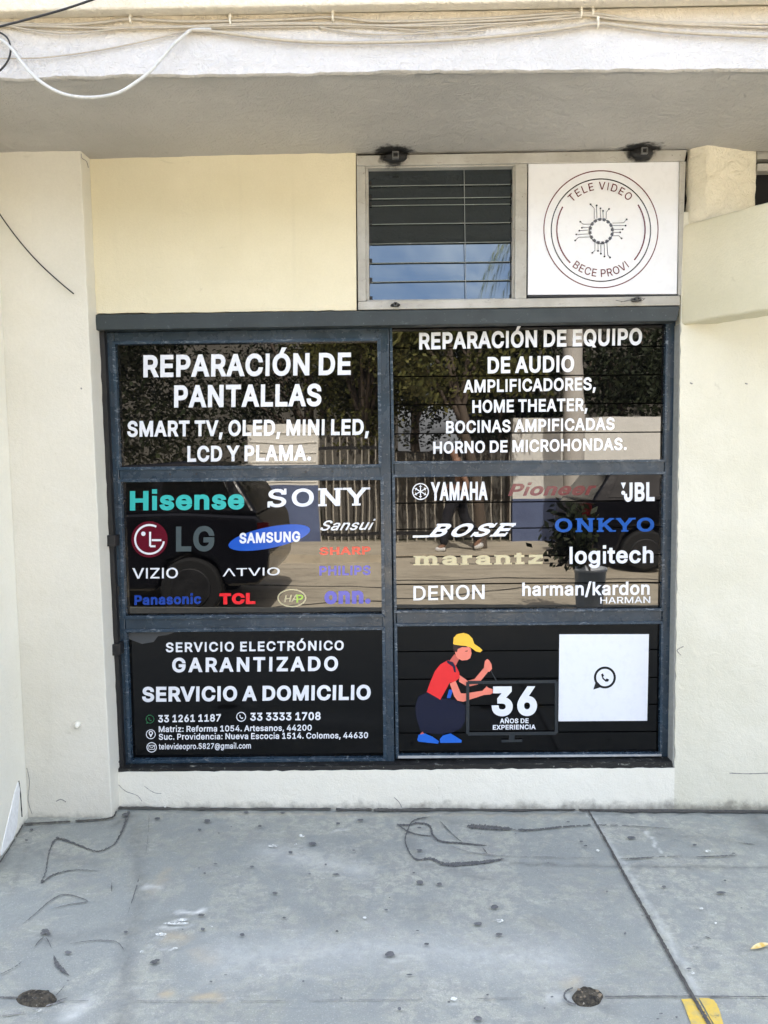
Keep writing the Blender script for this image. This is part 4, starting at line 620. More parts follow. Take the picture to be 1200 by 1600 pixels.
# the wall to the right of the shopfront, its near edge uneven
edge = jit((XR + .012, 0, sillz), (XR + .006, 0, U(1062, 506, 0).z), 70, .0055, 0, 17)
zr = U(1130, 330, 0).z
rw_ = MB(); rw_.prism([Vector((XR + .012, 0, -.1)), Vector((XF, 0, -.1)), Vector((XF, 0, zr)), Vector((XR + .005, 0, zr))] + edge[::-1], (0, .2, 0))
tag(wb.build('wall', M_white, shop), 'white painted wall strip under the shopfront')
rw = tag(rw_.build('wall', M_right, shop), 'cream white wall at the right of the shopfront')
# pillar at the left, standing proud of the wall
pl = MB()
right = jit((-1.211, -.09, -.1), (-1.2235, -.09, TOP), 90, .003, 0, 23)
pl.prism(right + [Vector((-1.75, -.09, TOP)), Vector((-1.75, -.09, -.1))], (0, .28, 0))
M_pil = paint('pillar_paint', (.63, .605, .52, 1), (.67, .645, .565, 1), .10, .2, grime=True)
pil = pl.build('pillar', M_pil, shop, bevel=.004)
kb_ = MB(); c = U(122, 1131, -.09)
kb_.tube([c, c + Vector((0, -.012, 0)), c + Vector((.002, -.016, -.001)), c + Vector((.004, -.030, -.003))], [.013, .012, .009, .0085], 12); kb_.build('plaster_plug', M_white, pil, True)
crk = MB()
for pts in ([(127, 240), (128, 247), (135, 252), (138, 262)], ):
    P = [U(x, y, -.0925) for x, y in pts]
    crk.tube(bez(P, 4), .0014, 5)
crk.build('crack', M_hair, pil)
def wall_crack(pts, w, parent, Y, sd):
    P = bez([Vector((x, y, 0)) for x, y in pts], 10); mb = MB(); prev = None
    for i, p in enumerate(P):
        d = (P[min(i + 1, len(P) - 1)] - P[max(i - 1, 0)]).normalized(); q = Vector((-d.y, d.x, 0)) * w * .5 * (1 + .9 * nz(i * .6, sd)); j = q * .8 * nz(i * .8, sd, 4)
        a, b = U((p + q + j).x, (p + q + j).y, Y), U((p - q + j).x, (p - q + j).y, Y)
        if prev: mb.add([prev[0], prev[1], b, a], [[0, 1, 2, 3]])
        prev = (a, b)
    mb.build('crack', M_hair, parent)
for k, (pts, w_) in enumerate([([(88, 1252), (95, 1249), (103, 1253)], 1.2), ([(42, 1200), (46, 1222), (44, 1250), (50, 1272)], .9), ([(126, 606), (128, 608)], 2.2)]):
    wall_crack(pts, w_, pil, -.0915, k)
for k, (pts, w_) in enumerate([([(1140, 1208), (1170, 1209), (1202, 1208)], 1.1), ([(1068, 1010), (1058, 1016), (1064, 1024)], 1.2), ([(1078, 598), (1082, 600)], 2), ([(1164, 599), (1168, 600)], 2)]): wall_crack(pts, w_, rw, -.0015, 20 + k)
for k, (pts, w_) in enumerate([([(184, 1225), (196, 1236), (214, 1243), (222, 1252)], .8), ([(225, 1228), (240, 1238), (252, 1240)], .7), ([(616, 1246), (624, 1254), (628, 1262)], .9)]): wall_crack(pts, w_, shop, -.0015, 40 + k)
# the overhang: soffit, stuccoed front edge, ledge and the storey above
def yf(x): return -.6585 + .0103 * max(-2, min(2, x))
nx = 260; X0, X1 = -3.2, 3.2
def gridmesh(name, rows, mat, lab=None):
    vs = [p for r in rows for p in r]; n = len(rows[0])
    fs = [[j * n + i, j * n + i + 1, (j + 1) * n + i + 1, (j + 1) * n + i] for j in range(len(rows) - 1) for i in range(n - 1)]
    mb = MB(); mb.add(vs, fs); o = mb.build(name, mat, shop, True); 
    if lab: o['label'] = lab
    return o
XS = fr(X0, X1, nx)
ZLED = 1.54 + 1.375
rows = []
for v in fr(0, 1, 26):
    y0 = .02
    rows.append([Vector((x, y0 + (yf(x) - y0) * v, zc(x) + .004 * nz(x * 4, v * 3, 1) + .0025 * nz(x * 14, v * 9, 2) - (.006 if v > .985 else 0))) for x in XS])
edgez = [-.006 + .0045 * nz(x * 9, 5.5) + .004 * nz(x * 30, 7.7) for x in XS]
for k, (dy, dz) in enumerate([(-.0, -.002), (-.004, -.003), (-.010, .004)]): rows.append([Vector((x, yf(x) + dy, zc(x) + dz + e)) for x, e in zip(XS, edgez)])
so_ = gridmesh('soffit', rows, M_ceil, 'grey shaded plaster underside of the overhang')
rows = []
for v in fr(0, 1, 18):
    z0 = .004; rows.append([Vector((x, yf(x) - .010 + .002 * nz(x * 5, v * 2, 4) + .0007 * nz(x * 26, v * 6, 6), zc(x) + (z0 + e) * (1 - v) + (ZLED - zc(x)) * v)) for x, e in zip(XS, edgez)])
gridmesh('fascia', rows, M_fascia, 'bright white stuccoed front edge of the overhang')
lb = MB(); lb.prism([(X0, yf(-2) - .01, ZLED), (X0, yf(-2) - .056, ZLED), (X0, yf(-2) - .060, ZLED + .24), (X0, yf(-2) - .01, ZLED + .24)], (X1 - X0, yf(2) - yf(-2), 0))
lb.build('ledge', paint('ledge_paint', (.66, .60, .48, 1), (.72, .66, .55, 1), .5, .4), shop, bevel=.006)
up = MB(); up.box((-9, -.62, ZLED + .02), (9, 7, 4.25)); up.build('upper_storey', M_wall, shop)
bk = MB(); bk.box((-9, .42, -.3), (9, 7, ZLED)); bk.box((-9, .2, -.3), (-1.75, .418, ZLED)); bk.box((XF, .2, -.3), (9, .418, ZLED)); bk.build('rear_wall', M_dark, shop)
# end of a roof beam over the right wall, and the parapet that leaves the wall beside it
bb = MB()
p1, p2, p3 = Vector((1.193, .0, 0)), Vector((1.247, -.045, 0)), Vector((1.478, .035, 0))
def vert(p, z): return Vector((p.x, p.y, z))
n = 26; rowsb = []
plan = [Vector((1.193, .02, 0)), p1.lerp(p2, .15), p1.lerp(p2, .5), p2 - (p2 - p1) * .04, p2 + (p3 - p2) * .02] + [p2.lerp(p3, f) for f in (.15, .3, .45, .6, .75, .9, 1)] + [Vector((1.49, .12, 0))]
for j in range(n + 1):
    z = zr - .05 + (TOP - zr + .05) * j / n
    rowsb.append([Vector((p.x + .006 * nz(i * .7, j * .33, 1), p.y + .007 * nz(i * .6, j * .4, 2), z)) for i, p in enumerate(plan)])
m_ = len(plan)
bb.add([p for r in rowsb for p in r], [[j * m_ + i, j * m_ + i + 1, (j + 1) * m_ + i + 1, (j + 1) * m_ + i] for j in range(n) for i in range(m_ - 1)])
tag(bb.build('beam_end', M_block, shop, True), 'rough cream plastered beam end under the overhang')
A = Vector((1.176, 0, 0)); B = Vector((1.383, -.277, 0)); dr = (B - A).normalized(); B2 = A + dr * 1.1; nr = Vector((-dr.y, dr.x, 0)) * -1
if nr.x < 0: nr = -nr
zt, zb_ = U(1070, 350, -.01).z, U(1070, 505.5, -.01).z
A0 = A - dr * .02
pp = MB(); ne = 40
lowe = [A0.lerp(B2, i / ne) + Vector((0, 0, zb_ + .004 * nz(i * .6, 2.2) + (.006 if i < 1 else -.004 if i < 4 else 0))) for i in range(ne + 1)]
tope = [A0.lerp(B2, i / ne) + Vector((0, 0, zt + .003 * nz(i * .5, 6.2) - (.02 if i < 1 else .0))) for i in range(ne + 1)]
pp.prism(lowe + tope[::-1], nr * .13)
tag(pp.build('parapet', M_beige, shop, bevel=.012, segs=3), 'beige painted parapet that leaves the wall at an angle')
# dark opening behind the beam end, with its pale frame
ob = MB(); ob.box((1.47, .17, zr), (XF, .19, TOP)); hi = ob.build('side_opening', M_dark, shop)
fb_ = MB(); za, zb2 = U(1190, 268, .06).z, U(1190, 257, .06).z; fb_.box((1.492, .05, za), (XF, .10, zb2)); fb_.box((1.492, .055, zb2 + .02), (XF, .10, TOP - .03)); fb_.build('opening_frame', M_alu, hi)
# reveal at the right of the shopfront and black strip at the left
rv = MB(); rv.prism([(XR + .004, .004, sillz), (XR + .018, .004, sillz), (XR + .018, .12, sillz), (XR - .003, .12, sillz)], (0, 0, U(1062, 506, 0).z - sillz)); rv.build('reveal', M_jamb, shop)

# ------------------------------------------------------------------ steel shopfront: lintel, sill, door leaf and fixed window
FY = .062                                          # face of the frames
ft = MB()
pxprism(ft, [(149, 515.5), (1058, 501.5), (1062.5, 478), (149, 491.5)], -.012, .06)
lin = tag(ft.build('lintel', M_lintel, shop, bevel=.003), 'grey green steel lintel bar across the shopfront')
jb = MB(); jb.prism([(XL + .002, .02, sillz), (XL + .028, .02, sillz), (XL + .028, .1, sillz), (XL + .002, .1, sillz)], (-.006, 0, U(150, 516, .02).z - sillz)); jb.build('jamb_shadow_strip', M_black, shop)  # black strip stands in for the shadow in the recess beside the door
sb = MB(); sz1 = U(600, 1188, .03).z
sp_ = jit((XL + .002, .004, sillz - .006), (XR + .010, .004, sillz - .006), 80, .003, 2, 31); st_ = jit((XR + .002, .004, U(900, 1192, 0).z), (XL + .002, .004, U(300, 1201, 0).z), 80, .0025, 2, 37)
sb.prism(sp_ + st_, (0, .12, 0))
tag(sb.build('sill', M_sill, shop), 'black flaking steel sill under the door and window')
r_ = MB(); pxprism(r_, [(622, 1185), (1034, 1181.5), (1034, 1179), (622, 1181.5)], .045, .09); r_.build('sill_bead', steel('worn_bead', (.30, .31, .31, 1), (.04, .04, .04, 1), .5), shop)
vd = MB(); vd.box((XL + .03, .13, sillz), (XR + .01, .16, U(600, 480, .13).z)); vd.build('backing', M_dark, shop)

# door leaf: outer and pane corner points as seen, top left, top right, bottom right, bottom left
def frame_between(mb, outer, panes, Yf, Yb):
    """stiles full height, rails butted between them"""
    (ol, or_, br_, bl) = outer
    L_ = [panes[0][0], panes[-1][3]]; R_ = [panes[0][1], panes[-1][2]]
    def on(a, b, y): f = (y - a[1]) / (b[1] - a[1]); return (a[0] + (b[0] - a[0]) * f, y)
    l0, l1 = on(L_[0], L_[1], ol[1]), on(L_[0], L_[1], bl[1]); r0, r1 = on(R_[0], R_[1], or_[1]), on(R_[0], R_[1], br_[1])
    pxprism(mb, [bl, l1, l0, ol], Yf, Yb); pxprism(mb, [r1, br_, or_, r0], Yf, Yb)
    ed = [(l0, r0)] + [x for p in panes for x in ((p[0], p[1]), (p[3], p[2]))] + [(l1, r1)]
    for k in range(0, len(ed), 2):
        (a, b), (c_, d) = ed[k], ed[k + 1]; e = .4
        pxprism(mb, [(c_[0] + e, c_[1]), (d[0] - e, d[1]), (b[0] - e, b[1]), (a[0] + e, a[1])], Yf + .0015, Yb)
DP = [[(178, 536.5), (591, 531), (593, 727), (185.5, 731.5)], [(187, 752), (596, 748.5), (598, 961), (194.5, 964.5)], [(196, 987), (598.5, 983), (600.5, 1186), (203.5, 1189.5)]]
WP = [[(611.5, 500), (1042, 497), (1038.5, 719), (615.5, 722)], [(616, 745), (1038, 740), (1035, 952), (619, 955)], [(619.5, 978), (1034.5, 974), (1032, 1178.5), (622, 1181)]]
DO = [(152, 519.5), (607.5, 512.5), (616.5, 1195.5), (184.5, 1199)]
WO = [(608.5, 500), (1056, 497), (1046, 1183), (618, 1186)]
dm = MB(); frame_between(dm, DO, DP, FY - .012, FY + .03)
door = tag(dm.build('door', M_steel, shop, bevel=.003), 'blue grey steel door leaf with three black panes')
gb = MB()
for p in DP:                                       # glazing beads stand round every pane
    ins = [(p[0][0] - 3.5, p[0][1] - 3.5), (p[1][0] + 3.5, p[1][1] - 3.5), (p[2][0] + 3.5, p[2][1] + 3.5), (p[3][0] - 3.5, p[3][1] + 3.5)]
    i2 = [(p[0][0] + 1.5, p[0][1] + 1.5), (p[1][0] - 1.5, p[1][1] + 1.5), (p[2][0] - 1.5, p[2][1] - 1.5), (p[3][0] + 1.5, p[3][1] - 1.5)]
    for k in range(4): j = (k + 1) % 4; pxprism(gb, [ins[k], i2[k], i2[j], ins[j]][::-1], FY - .017, FY + .012)
gb.build('glazing_bead', M_bead, door, bevel=.0015)
for p in DP:
    q = MB(); pxprism(q, [(p[3][0] - 3, p[3][1] + 3), (p[2][0] + 3, p[2][1] + 3), (p[1][0] + 3, p[1][1] - 3), (p[0][0] - 3, p[0][1] - 3)], GLASS_Y, GLASS_Y + .006); q.build('glass_pane', M_dimglass if p is DP[2] else M_glass, door)
wm = MB(); frame_between(wm, WO, WP, FY - .008, FY + .03)
win = tag(wm.build('window', M_steel, shop, bevel=.003), 'fixed blue grey steel window with black louvred panes')
gb = MB()
for p in WP:
    ins = [(p[0][0] - 3, p[0][1] - 3), (p[1][0] + 3, p[1][1] - 3), (p[2][0] + 3, p[2][1] + 3), (p[3][0] - 3, p[3][1] + 3)]
    i2 = [(p[0][0] + 1, p[0][1] + 1), (p[1][0] - 1, p[1][1] + 1), (p[2][0] - 1, p[2][1] - 1), (p[3][0] + 1, p[3][1] - 1)]
    for k in range(4): j = (k + 1) % 4; pxprism(gb, [ins[k], i2[k], i2[j], ins[j]][::-1], FY - .012, FY + .0125)
gb.build('glazing_bead', M_bead, win, bevel=.0015)
rs = random.Random(5)
for p, cuts in zip(WP, ([495, 540, 585.5, 631, 677, 722], [739, 781.5, 823.5, 868, 912, 955], [972, 1013.5, 1058, 1101, 1144.5, 1181])):
    c0, c1 = cuts[0], cuts[-1]
    for a, b in zip(cuts, cuts[1:]):
        fa, fb2 = (a - c0) / (c1 - c0), (b - c0) / (c1 - c0)
        lp = lambda f, e: (p[0][0] + (p[3][0] - p[0][0]) * f - e, p[0][1] + (p[3][1] - p[0][1]) * f); rp = lambda f, e: (p[1][0] + (p[2][0] - p[1][0]) * f + e, p[1][1] + (p[2][1] - p[1][1]) * f)
        g = 1.0
        pts = [lp(fb2, 3), rp(fb2, 3), rp(fa, 3), lp(fa, 3)]; pts = [(x, y + (-g if i < 2 else g)) for i, (x, y) in enumerate(pts)]
        tl = rs.uniform(-.0004, .0004); tr = rs.uniform(-.0003, .0003)
        vs = [U(x, y, GLASS_Y) for x, y in pts]
        for v, (sx, sz) in zip(vs, ((-1, -1), (1, -1), (1, 1), (-1, 1))): v.y += tl * sz + tr * sx
        q = MB(); q.prism(vs, (0, .005, 0)); q.build('glass_slat', M_dimglass if p is WP[2] else M_glass, win)
# ironmongery of the door
def blk(pts, Yf, Yb, name, mat, lab=None, bv=.003):
    q = MB(); pxprism(q, pts, Yf, Yb); o = q.build(name, mat, door, bevel=bv)
    if lab: o['label'] = lab
    return o
blk([(165.5, 854), (180, 854), (180, 836.5), (165, 836.5)], .0, .06, 'hinge', M_black); blk([(174, 1025), (188, 1024), (187, 1006), (173, 1007.5)], .0, .06, 'hinge', M_black)
blk([(174, 898), (180, 898), (179, 866), (173.5, 866)], .043, .055, 'strike_plate', M_steel, bv=.001)
lk = blk([(176, 931), (185.5, 931), (185, 916.5), (175.5, 917)], .040, .055, 'lock', M_black); q = MB()
c = U(180.6, 923.5, .040); q.tube([c, c + Vector((0, -.004, 0))], .0075, 16); q.build('key_cylinder', steel('brushed_lock', (.35, .36, .37, 1), (.1, .1, .1, 1), .3), door)
q = MB(); c = U(164, 905, .01); q.tube([c + Vector((0, .02, 0)), c, c + Vector((0, -.008, 0))], [.005, .005, .008], 10); q.build('bolt_head', steel('bare_bolt', (.5, .5, .5, 1), (.1, .1, .1, 1), .3), door, True)
q = MB(); c = U(182, 1194, .02); q.tube([c + Vector((-.008, 0, -.02)), c + Vector((-.008, 0, .02))], .012, 12); q.tube([c + Vector((-.008, 0, .012)), c + Vector((.022, -.004, .012))], .005, 8); q.build('pivot', M_black, door, True)
for x, y in ((266, 742), (307, 741.5), (478, 738.5), (519, 737.5)):
    q = MB(); c = U(x, y - 1, FY - .0105); q.tube([c, c + Vector((0, -.0025, 0))], .004, 10); q.build('screw', M_black, door)
# flap of peeling film at the top of the lowest pane
q = MB(); poly(q, [(198, 989), (275, 987), (262, 992), (247, 994), (240, 1003), (222, 1006), (208, 1001), (199, 997)], lift=.0012); q.build('film_bubble', vinyl('dull_film', (.055, .06, .066, 1), .3), door)

# ------------------------------------------------------------------ writing on the door panes
T = lambda *a, **k: text(door, *a, **k)
BW = .030
T('REPARACIÓN DE', 224, 588.8, 548, 584.8, 33, 'white', BW); T('PANTALLAS', 272, 636, 502, 633.6, 33, 'white', BW)
T('SMART TV, OLED, MINI LED,', 198.8, 682, 576.5, 678.8, 23.5, 'white', BW); T('LCD Y PLAMA.', 292.8, 721, 486, 719, 23.5, 'white', BW)
T('Hisense', 203, 796.8, 381.6, 794.8, 28.5, 'teal', .034, label='teal bold logo lettering at the top left of the middle pane')
T('SONY', 418, 792, 578, 789, 27, 'white', .020, slab=True, label='white slab serif logo lettering at the top right of the middle pane')
T('LG', 275, 860.8, 335, 860, 37, 'grey', .030, label='dim grey logo lettering beside the maroon disc')
q = MB(); poly(q, disc(233.6, 842.8, 28.3, ry=28.3), 0); quads(q, ring(233.6, 842.8, 22.5, 3, a0=62, a1=352), 1, .0006)
quads(q, line([(252, 844), (237, 844)], 3) + line([(234.5, 831), (234.5, 853.5), (243, 853.5)], 3), 1, .0009); poly(q, disc(224, 834, 3.4), 1, .0006)
tag(q.build('logo_disc', [V['maroon'], V['white']], door), 'maroon disc logo with a white face made of an arc and a dot')
q = MB(); poly(q, disc(420.8, 840, 65, 56, 16.5, 11.5), 0); q.build('logo_ellipse', V['blue'], door)['label'] = 'tilted blue ellipse behind white lettering'
T('SAMSUNG', 374, 848.8, 469, 846, 15.5, 'white', .032, Y=VY - .0006)
T('Sansui', 499, 828.8, 578, 827.5, 15, 'white', .012, shear=.45, label='white slanted script logo lettering')
T('SHARP', 499, 867, 579, 865.6, 11.5, 'salmon', .036); T('VIZIO', 207, 904, 278, 903.2, 16, 'white', .010); T('\u039bTVIO', 348, 900.5, 437, 898.6, 12, 'white', .006)
T('PHILIPS', 499, 898.8, 579, 898, 14, 'lilac', .030); T('Panasonic', 210, 945, 314.5, 943, 14.5, 'navy', .036); T('TCL', 343, 943.8, 399, 943, 16, 'red', .050)
q = MB(); quads(q, ring(456, 934.4, 21.5, 2, ry=13.2), 0); text(door, 'HA', 444, 941, 466, 940, 11, 'white', .01, shear=.2, mb=q)
o = q.build('logo_ellipse', [V['khaki']], door); o['label'] = 'thin pale oval ring logo with small letters inside'
T('P', 463, 941.5, 474, 941, 12, 'lime', .02, Y=VY - .0006); T('onn.', 507, 942.8, 579, 942, 18, 'lilac', .048, low=True)
T('SERVICIO ELECTRÓNICO', 259, 1018.8, 537, 1015.6, 14.5, 'white', .024, track=.045); T('GARANTIZADO', 269, 1050, 528, 1047.6, 21.5, 'white', .030, track=.075)
T('SERVICIO A DOMICILIO', 222, 1096, 579, 1092.8, 22, 'white', .034); T('33 1261 1187', 247, 1128.6, 345, 1127, 11, 'white', .026); T('33 3333 1708', 391, 1126, 501, 1124.8, 12, 'white', .026)
T('Matriz: Reforma 1054. Artesanos, 44200', 248, 1143.8, 487, 1141.4, 9, 'white', .020); T('Suc. Providencia: Nueva Escocia 1514. Colomos, 44630', 248, 1155.8, 575, 1153.2, 9, 'white', .020); T('televideopro.5827@gmail.com', 248, 1170.8, 392, 1169.4, 8.6, 'white', .018)
def handset(q, cx, cy, s, mi):
    poly(q, [(cx + dx * s, cy + dy * s) for dx, dy in ((-.55, -.45), (-.3, -.6), (-.12, -.25), (-.28, -.1), (-.1, .15), (.1, .3), (.25, .12), (.6, .3), (.45, .58), (.1, .6), (-.35, .2))], mi, .0004)
q = MB(); quads(q, ring(234.3, 1123.6, 6.2, 1.2, 24)); poly(q, [(228, 1131), (229.4, 1126.6), (232.3, 1129.6)], 0, .0003); handset(q, 234.3, 1123.6, 5, 0); q.build('phone_icon', V['green'], door)['label'] = 'small green speech bubble phone icon'
q = MB(); quads(q, ring(376.8, 1120, 7, 1.4, 24)); handset(q, 376.8, 1120, 5.5, 0); q.build('phone_icon', V['white'], door)['label'] = 'small white round phone icon'
q = MB(); quads(q, ring(235.6, 1147.3, 7, 1.2, 24)); quads(q, ring(235.6, 1145.4, 2.6, 1.6, 16), 0, .0003); poly(q, [(233, 1147.2), (238.2, 1147.2), (235.6, 1152.4)], 0, .0006); q.build('map_pin_icon', V['white'], door)
q = MB(); quads(q, ring(237, 1167.7, 7.4, 1.3, 24)); quads(q, line([(232.4, 1164.6), (241.6, 1164.4), (241.6, 1170.6), (232.4, 1170.8), (232.4, 1164.6)], .9), 0, .0003); quads(q, line([(232.4, 1164.8), (237, 1168.6), (241.6, 1164.6)], .9), 0, .0006); q.build('envelope_icon', V['white'], door)

# ------------------------------------------------------------------ writing on the window panes
T = lambda *a, **k: text(win, *a, **k)
T('REPARACIÓN DE EQUIPO', 655, 545.6, 1003, 538.4, 25, 'white', BW); T('DE AUDIO', 762, 583, 897, 580.4, 24.5, 'white', BW); T('AMPLIFICADORES,', 724, 613.2, 931, 609, 19, 'white', .026); T('HOME THEATER,', 738, 644.8, 918, 641.6, 19, 'white', .026)
T('BOCINAS AMPIFICADAS', 697, 676.8, 960, 671.2, 18.5, 'white', .026); T('HORNO DE MICROHONDAS.', 677, 708.6, 979, 702.6, 18, 'white', .026)
q = MB(); quads(q, ring(657, 768, 12.3, 1.7))
for k in range(3):
    a = radians(30 + 60 * k); dx, dy = 10.5 * cos(a), 10.5 * sin(a); quads(q, line([(657 - dx, 768 - dy), (657 + dx, 768 + dy)], 1.5), 0, .0002 * (k + 1))
    for s_ in (-1, 1): quads(q, line([(657 + s_ * dx * .75 - dy * .22, 768 + s_ * dy * .75 + dx * .22), (657 + s_ * dx * .75 + dy * .22, 768 + s_ * dy * .75 - dx * .22)], 1.2), 0, .0008 + .0001 * k)
q.build('logo_ring', V['white'], win)['label'] = 'white ring logo with three crossed tuning forks'
T('YAMAHA', 673, 781.2, 762, 780.4, 27, 'white', .036); T('Pioneer', 794, 774.4, 926, 773, 18, 'dimred', .030, shear=.3, label='dim red slanted logo lettering')
T('JBL', 975, 783, 1023, 782, 28, 'white', .034); q = MB(); poly(q, [(970, 754), (978, 754), (974, 764)]); poly(q, disc(973.8, 770, 3.2)); q.build('logo_mark', V['white'], win)['label'] = 'white exclamation mark of a logo'
T('BOSE', 667, 838.6, 790, 837.4, 19.5, 'white', .032, shear=.55, slab=True, label='white slanted slab logo lettering with a line running through')
for ln_ in ([(645, 838.4), (670, 838)], [(784, 819.8), (806, 819.2)]): q = MB(); quads(q, line(ln_, 3.4), 0, .0005); q.build('logo_line', V['white'], win)
T('ONKYO', 867, 831, 1022, 830, 20.5, 'skyblue', .026, slab=True, label='blue slab serif logo lettering')
T('marantz', 646, 882.8, 848, 880.6, 13.5, 'khaki', .030, slab=True, low=True, label='pale slab serif logo lettering that is hard to read')
T('logitech', 890, 880.6, 1021, 879, 25, 'white', .024, label='white rounded logo lettering'); T('DENON', 646, 938, 757, 935.8, 22, 'white', .010); T('harman/kardon', 816, 930.8, 1015, 928.8, 20, 'white', .022); T('HARMAN', 938, 943, 1016, 942, 10, 'white', .008)
# white sticker with a speech bubble
q = MB(); poly(q, [(874, 991), (1014, 990.8), (1011.3, 1126.2), (872.5, 1127)]); stk = q.build('sticker', V['white'], win); stk['label'] = 'square white sticker with a speech bubble phone emblem'
q = MB(); quads(q, ring(945.2, 1058.6, 15.4, 3.6, 36), 0, .0006); poly(q, [(927, 1077.5), (931.5, 1063.5), (941, 1073)], 0, .0009); handset(q, 945.2, 1058.6, 11, 0); q.build('bubble_emblem', V['black'], win)
# worker kneeling behind a television
Zp = lambda pts: [(590 + x / 2.5, 950 + y / 2.5) for x, y in pts]
q = MB(); lv = [0]
WK = ['overall', 'skindark', 'skin', 'shirt', 'strap', 'hair', 'yellow', 'shoe', 'tvgrey', 'blue']
def pz(col, pts): lv[0] += .00025; poly(q, Zp(pts), WK.index(col), lv[0])
pz('overall', [(160, 345), (195, 328), (245, 352), (300, 358), (345, 382), (342, 440), (325, 470), (290, 487), (240, 492), (170, 487), (152, 430), (147, 385)])
pz('skin', [(320, 262), (352, 284), (378, 278), (415, 234), (434, 246), (392, 298), (352, 308), (318, 288)])
pz('skindark', [(300, 180), (318, 200), (306, 224), (278, 210)])
pz('shirt', [(275, 203), (300, 215), (318, 250), (321, 272), (300, 290), (281, 292), (265, 322), (245, 358), (192, 328), (205, 290), (225, 245), (245, 220)])
pz('blue', [(270, 352), (279, 318), (295, 320), (284, 352)])
pz('skin', [(282, 295), (305, 285), (325, 333), (340, 334), (410, 323), (426, 306), (433, 312), (449, 317), (451, 331), (440, 338), (415, 340), (335, 366), (312, 362), (299, 345)])
pz('strap', [(270, 204), (295, 212), (304, 228), (306, 252), (299, 250), (294, 230), (272, 214)])
pz('skin', [(312, 150), (350, 148), (364, 158), (367, 177), (362, 196), (350, 203), (330, 205), (314, 198), (305, 186), (302, 168)])
pz('hair', [(296, 140), (320, 144), (346, 148), (352, 153), (330, 153), (313, 160), (310, 172), (299, 170), (294, 155)])
pz('yellow', [(295, 140), (297, 116), (310, 102), (335, 97), (355, 103), (370, 118), (378, 140), (400, 155), (410, 165), (401, 173), (385, 170), (365, 155), (345, 148), (320, 146), (300, 143)])
pz('skin', [(414, 242), (419, 207), (428, 199), (436, 204), (445, 220), (447, 238), (436, 250)])
pz('hair', [(343, 168), (352, 166), (352, 169), (343, 171)]); pz('tvgrey', [(441, 246), (444, 244), (468, 287), (464, 289)])
pz('skindark', [(165, 493), (175, 483), (186, 495), (180, 502)])
pz('shoe', [(155, 515), (160, 495), (185, 490), (215, 503), (240, 521), (236, 530), (160, 522)]); pz('shoe', [(243, 512), (255, 498), (285, 490), (310, 505), (329, 517), (327, 526), (245, 527)])
tag(q.build('worker_picture', [V[k] for k in WK], win), 'printed worker in a yellow cap, red shirt and blue trousers squatting with a screwdriver')
q = MB(); lv = .0045
for s_ in line(Zp([(352, 291), (698, 287), (698, 489), (352, 492), (352, 289)]), 5): lv += .0002; quads(q, [s_], 0, lv)
quads(q, line(Zp([(524, 493), (524, 518)]), 9), 0, .0056); quads(q, line(Zp([(484, 520), (565, 518)]), 4), 0, .0058)
tag(q.build('television_picture', V['tvgrey'], win), 'dim grey printed outline of a flat television on its foot')
T('36', 768, 1117.2, 839, 1116.6, 43, 'white', .040, Y=VY - .0062); T('AÑOS DE', 781, 1130, 826, 1129.6, 7, 'white', .026); T('EXPERIENCIA', 770, 1140, 837, 1139.2, 7, 'white', .026)

# ------------------------------------------------------------------ small louvred window and the sign beside it
fm = MB(); A_, Bk = -.004, .10
def bar(pts, Yf=A_, Yb=Bk): pxprism(fm, pts, Yf, Yb)
# outer members, then the post between window and sign
bar([(557, 259), (1070, 251.5), (1073.5, 234), (557, 243)]); bar([(559.5, 484), (1062.5, 477), (1062.5, 462), (559.5, 471)], A_ - .004)
bar([(559.5, 470.5), (572, 470.5), (571, 259.4), (557, 259.4)], A_ + .002); bar([(1059.5, 461.5), (1064, 461.5), (1072, 252), (1062, 252.2)], A_ + .002)
bar([(804, 467), (822.5, 466.5), (824, 256), (805, 256.2)], A_ + .002)
lw = tag(fm.build('window', M_alu, shop, bevel=.002), 'small weathered white louvred window frame above the lintel')
fm = MB()
for k, pts in enumerate(([(572.2, 263), (804, 259.5), (804.6, 255.5), (571.6, 259.8)], [(573, 471), (803.6, 468), (803.6, 466), (573, 468.6)])): bar(pts, .008, .06)
bar([(572.2, 468.4), (577, 468.4), (575.4, 263.2), (571.5, 263.2)], .009, .06); bar([(800, 465.8), (804, 465.8), (804.6, 260), (801.8, 260)], .009, .06)
fm.build('louvre_track', M_alu, lw, bevel=.001)
fm = MB(); bar([(570, 474), (806, 471), (806, 252), (570, 257)], .10, .11); fm.build('backing', M_dark, lw)
cuts = [262, 291, 311, 322, 350.5, 381, 411, 440.5, 469.5]
tilt = radians(5.8); rs = random.Random(11)
